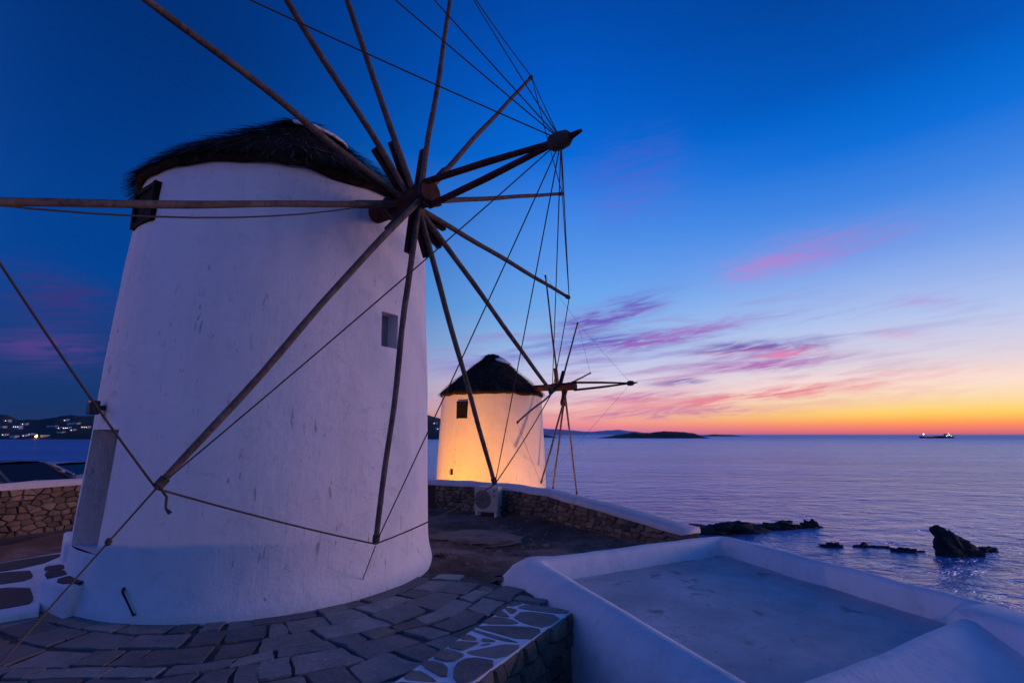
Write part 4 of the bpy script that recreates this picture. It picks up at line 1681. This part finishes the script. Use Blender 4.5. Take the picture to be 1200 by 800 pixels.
p = coast_point(44, 512.5)
t = thing('quay_lamp', 'bright orange lamp glowing at the far waterside', 'lamp', tuple(p))
obj('post', MB().tube([p - Vector((0, 0, 3)), p + Vector((0, 0, 1.5))], .3, 6), 'black_metal', t)
m = MB().tube([p + Vector((0, -3.2, .5)), p + Vector((0, -3.2, 1.4)), p + Vector((0, -3.2, 2.6)), p + Vector((0, -3.2, 3.2))], [.5, 1.8, 1.7, .5], 10)
obj('lamp_head', m, 'lamp_orange', t)
m = MB().tube([p + Vector((1.0, -3.2, 3.4)), p + Vector((1.0, -3.2, 4.2)), p + Vector((1.0, -3.2, 5.0))], [.4, 1.2, .4], 8)
obj('lamp_head', m, 'lamp_white', t)

# cargo ship
sp = at_z(1097, 513.2, SEA)
k = sp.y / F
t = thing('cargo_ship', 'dark cargo ship with lit white superstructure on the horizon', 'ship', tuple(sp))
hl = 19.5 * k
m = MB()
for (x, b, zt) in ((-hl, .2, 2.3), (-hl * .93, 2.8, 2.1), (-hl * .8, 5, 1.7), (hl * .2, 5.2, 1.55), (hl * .9, 5, 1.7), (hl, 3.8, 1.8)):
    m.v += [tuple(sp + Vector((x + (1.2 if x < -hl * .9 else 0), -b * .7, -.5))), tuple(sp + Vector((x, -b, zt * k))), tuple(sp + Vector((x, b, zt * k))), tuple(sp + Vector((x + (1.2 if x < -hl * .9 else 0), b * .7, -.5)))]
m.f = [(i * 4 + a, (i + 1) * 4 + a, (i + 1) * 4 + (a + 1) % 4, i * 4 + (a + 1) % 4) for i in range(5) for a in range(4)] + [(0, 1, 2, 3), (23, 22, 21, 20)]
obj('hull', m, 'ship_hull', t)
obj('superstructure', MB().box(sp.x + hl * .55, sp.x + hl * .78, sp.y - 4, sp.y + 4, sp.z + 1.4 * k, sp.z + 4.3 * k), 'ship_white', t)
obj('bridge', MB().box(sp.x + hl * .58, sp.x + hl * .72, sp.y - 5, sp.y + 5, sp.z + 4.3 * k, sp.z + 5.0 * k), 'ship_white', t)
obj('funnel', MB().tube([sp + Vector((hl * .82, 0, 1.4 * k)), sp + Vector((hl * .82, 0, 4.6 * k))], 1.6, 10), 'ship_red', t)
obj('hatch_cover', MB().box(sp.x - hl * .1, sp.x + hl * .05, sp.y - 3.5, sp.y + 3.5, sp.z + 1.5 * k, sp.z + 2.2 * k), 'ship_red', t)
obj('hatch_cover', MB().box(sp.x + hl * .15, sp.x + hl * .45, sp.y - 3.5, sp.y + 3.5, sp.z + 1.5 * k, sp.z + 2.5 * k), 'ship_red', t)
obj('mast', MB().tube([sp + Vector((-hl * .82, 0, 1.5 * k)), sp + Vector((-hl * .82, 0, 5.2 * k))], .5, 6), 'ship_white', t)
for (x, z, r_) in ((-hl * .82, 4.6, 1.3), (hl * .60, 3.4, .6), (hl * .70, 3.9, .7), (hl * .52, 2.4, .5), (hl * .79, 2.6, .5), (hl * .64, 5.4, .5)):
    c_ = sp + Vector((x, -5.5, z * k))
    obj('ship_light', MB().tube([c_ - Vector((0, 0, r_)), c_ - Vector((0, 0, r_ * .5)), c_ + Vector((0, 0, r_ * .5)), c_ + Vector((0, 0, r_))], [r_ * .4, r_, r_, r_ * .4], 8), 'lamp_ship', t)

# ------------------------------------------------------------------ lamps of the place
# floodlight on the ground at the foot of the far mill

def floodlight(fp, aim, energy, colr, label):
    fp.z = land_z(fp.x, fp.y) + .05
    t = thing('ground_floodlight', label, 'floodlight', tuple(fp), 'floodlights')
    fd = (aim - fp).normalized()
    obj('base', MB().box(fp.x - .12, fp.x + .12, fp.y - .12, fp.y + .12, fp.z - .1, fp.z + .04), 'black_metal', t)
    fs_ = fd.cross(Vector((0, 0, 1))).normalized()
    fu = fs_.cross(fd)
    obj('housing', MB().frame(fp + Vector((0, 0, .18)), fd * .06, fs_ * .16, fu * .12), 'black_metal', t, bevel=.02)
    obj('lens', MB().frame(fp + Vector((0, 0, .18)) + fd * .066, fd * .004, fs_ * .13, fu * .095), 'lamp_flood', t)
    ld = bpy.data.lights.new('flood', 'SPOT')
    ld.energy = energy
    ld.color = colr
    ld.spot_size = R(75)
    ld.spot_blend = .8
    ld.shadow_soft_size = .1
    lo = bpy.data.objects.new('flood_light', ld)
    lo.rotation_euler = fd.to_track_quat('-Z', 'Y').to_euler()
    COL.objects.link(lo)
    lo.parent = t
    lo.location = Vector((0, 0, .18)) + fd * .09


floodlight(M2 + Vector((-3.7, -6.2, 0)), M2 + Vector((-.5, 0, 4.8)), 2500, (1, .37, .0), 'amber floodlight on the ground aimed at the far windmill')
floodlight(M2 + Vector((3.4, -5.8, 0)), M2 + Vector((.8, 0, 3.6)), 1000, (1, .40, .16), 'pinkish floodlight on the ground aimed at the seaward side')

# warm street lamps outside the picture


def street_lamp(x, y, z0, hgt, energy, label, color=(1, .53, .42)):
    t = thing('street_lamp', label, 'street lamp', (x, y, z0), 'street lamps')
    o = Vector((x, y, z0))
    obj('post', MB().tube([o, o + Vector((0, 0, hgt * .5)), o + Vector((0, 0, hgt - .15))], [.08, .06, .045], 10), 'metal_and_shade_grey', t, smooth=True)
    arm = o + Vector((.9, .5, hgt + .12))
    obj('arm', MB().tube([o + Vector((0, 0, hgt - .2)), o + Vector((.3, .17, hgt + .08)), arm], [.04, .035, .03], 8), 'metal_and_shade_grey', t, smooth=True)
    obj('lamp_head', MB().tube([arm + Vector((0, 0, -.02)), arm + Vector((0, 0, .05)), arm + Vector((0, 0, .12))], [.20, .17, .05], 14), 'black_metal', t)
    obj('lens', MB().tube([arm + Vector((0, 0, -.05)), arm + Vector((0, 0, -.025))], [.13, .17], 14), 'lamp_street', t)
    l = bpy.data.lights.new('street', 'POINT')
    l.energy = energy
    l.color = color
    l.shadow_soft_size = .05
    q = bpy.data.objects.new('street_light', l)
    COL.objects.link(q)
    q.parent = t
    q.location = arm - o - Vector((0, 0, .14))
    t_l = t
    return t


street_lamp(-12.9, -14.5, -2.1, 5.2, 880, 'street lamp with arched arm behind the added shade wall')
street_lamp(-14.6, 9.0, -2.15, 4.6, 260, 'street lamp with arched arm beside the parked cars', (1, .45, .18))

# unseen wall added behind the photographer to shade the paving from the street lamp
t = thing('shade_wall', 'unseen whitewashed wall with slatted gate, added to shade the paving', 'wall', (-6.2, -1.7, -2.1))
blob_wall('wall', Vector((-10.2, -1.5, 0)), Vector((-5.24, -1.5, 0)), .30, .42, -2.3, t)
blob_wall('wall', Vector((-4.46, -1.5, 0)), Vector((-2.75, -1.5, 0)), .30, .42, -2.3, t)
gt = obj('gate', MB().box(-5.23, -4.47, -1.70, -1.64, -2.08, -.15), 'dark_wood', t)  # added opening, slats shaped to let lamp light through in stripes
obj('gate_rail', MB().box(-5.23, -4.47, -1.71, -1.63, .40, .47), 'dark_wood', gt)
for k in range(9):
    x = -5.22 + k * .088
    obj('gate_slat', MB().frame((x + .02, -1.67, .12), (.026, 0, 0), (0, .012, 0), (.10, 0, .30)), 'dark_wood', gt)
print('objects', len(bpy.data.objects))
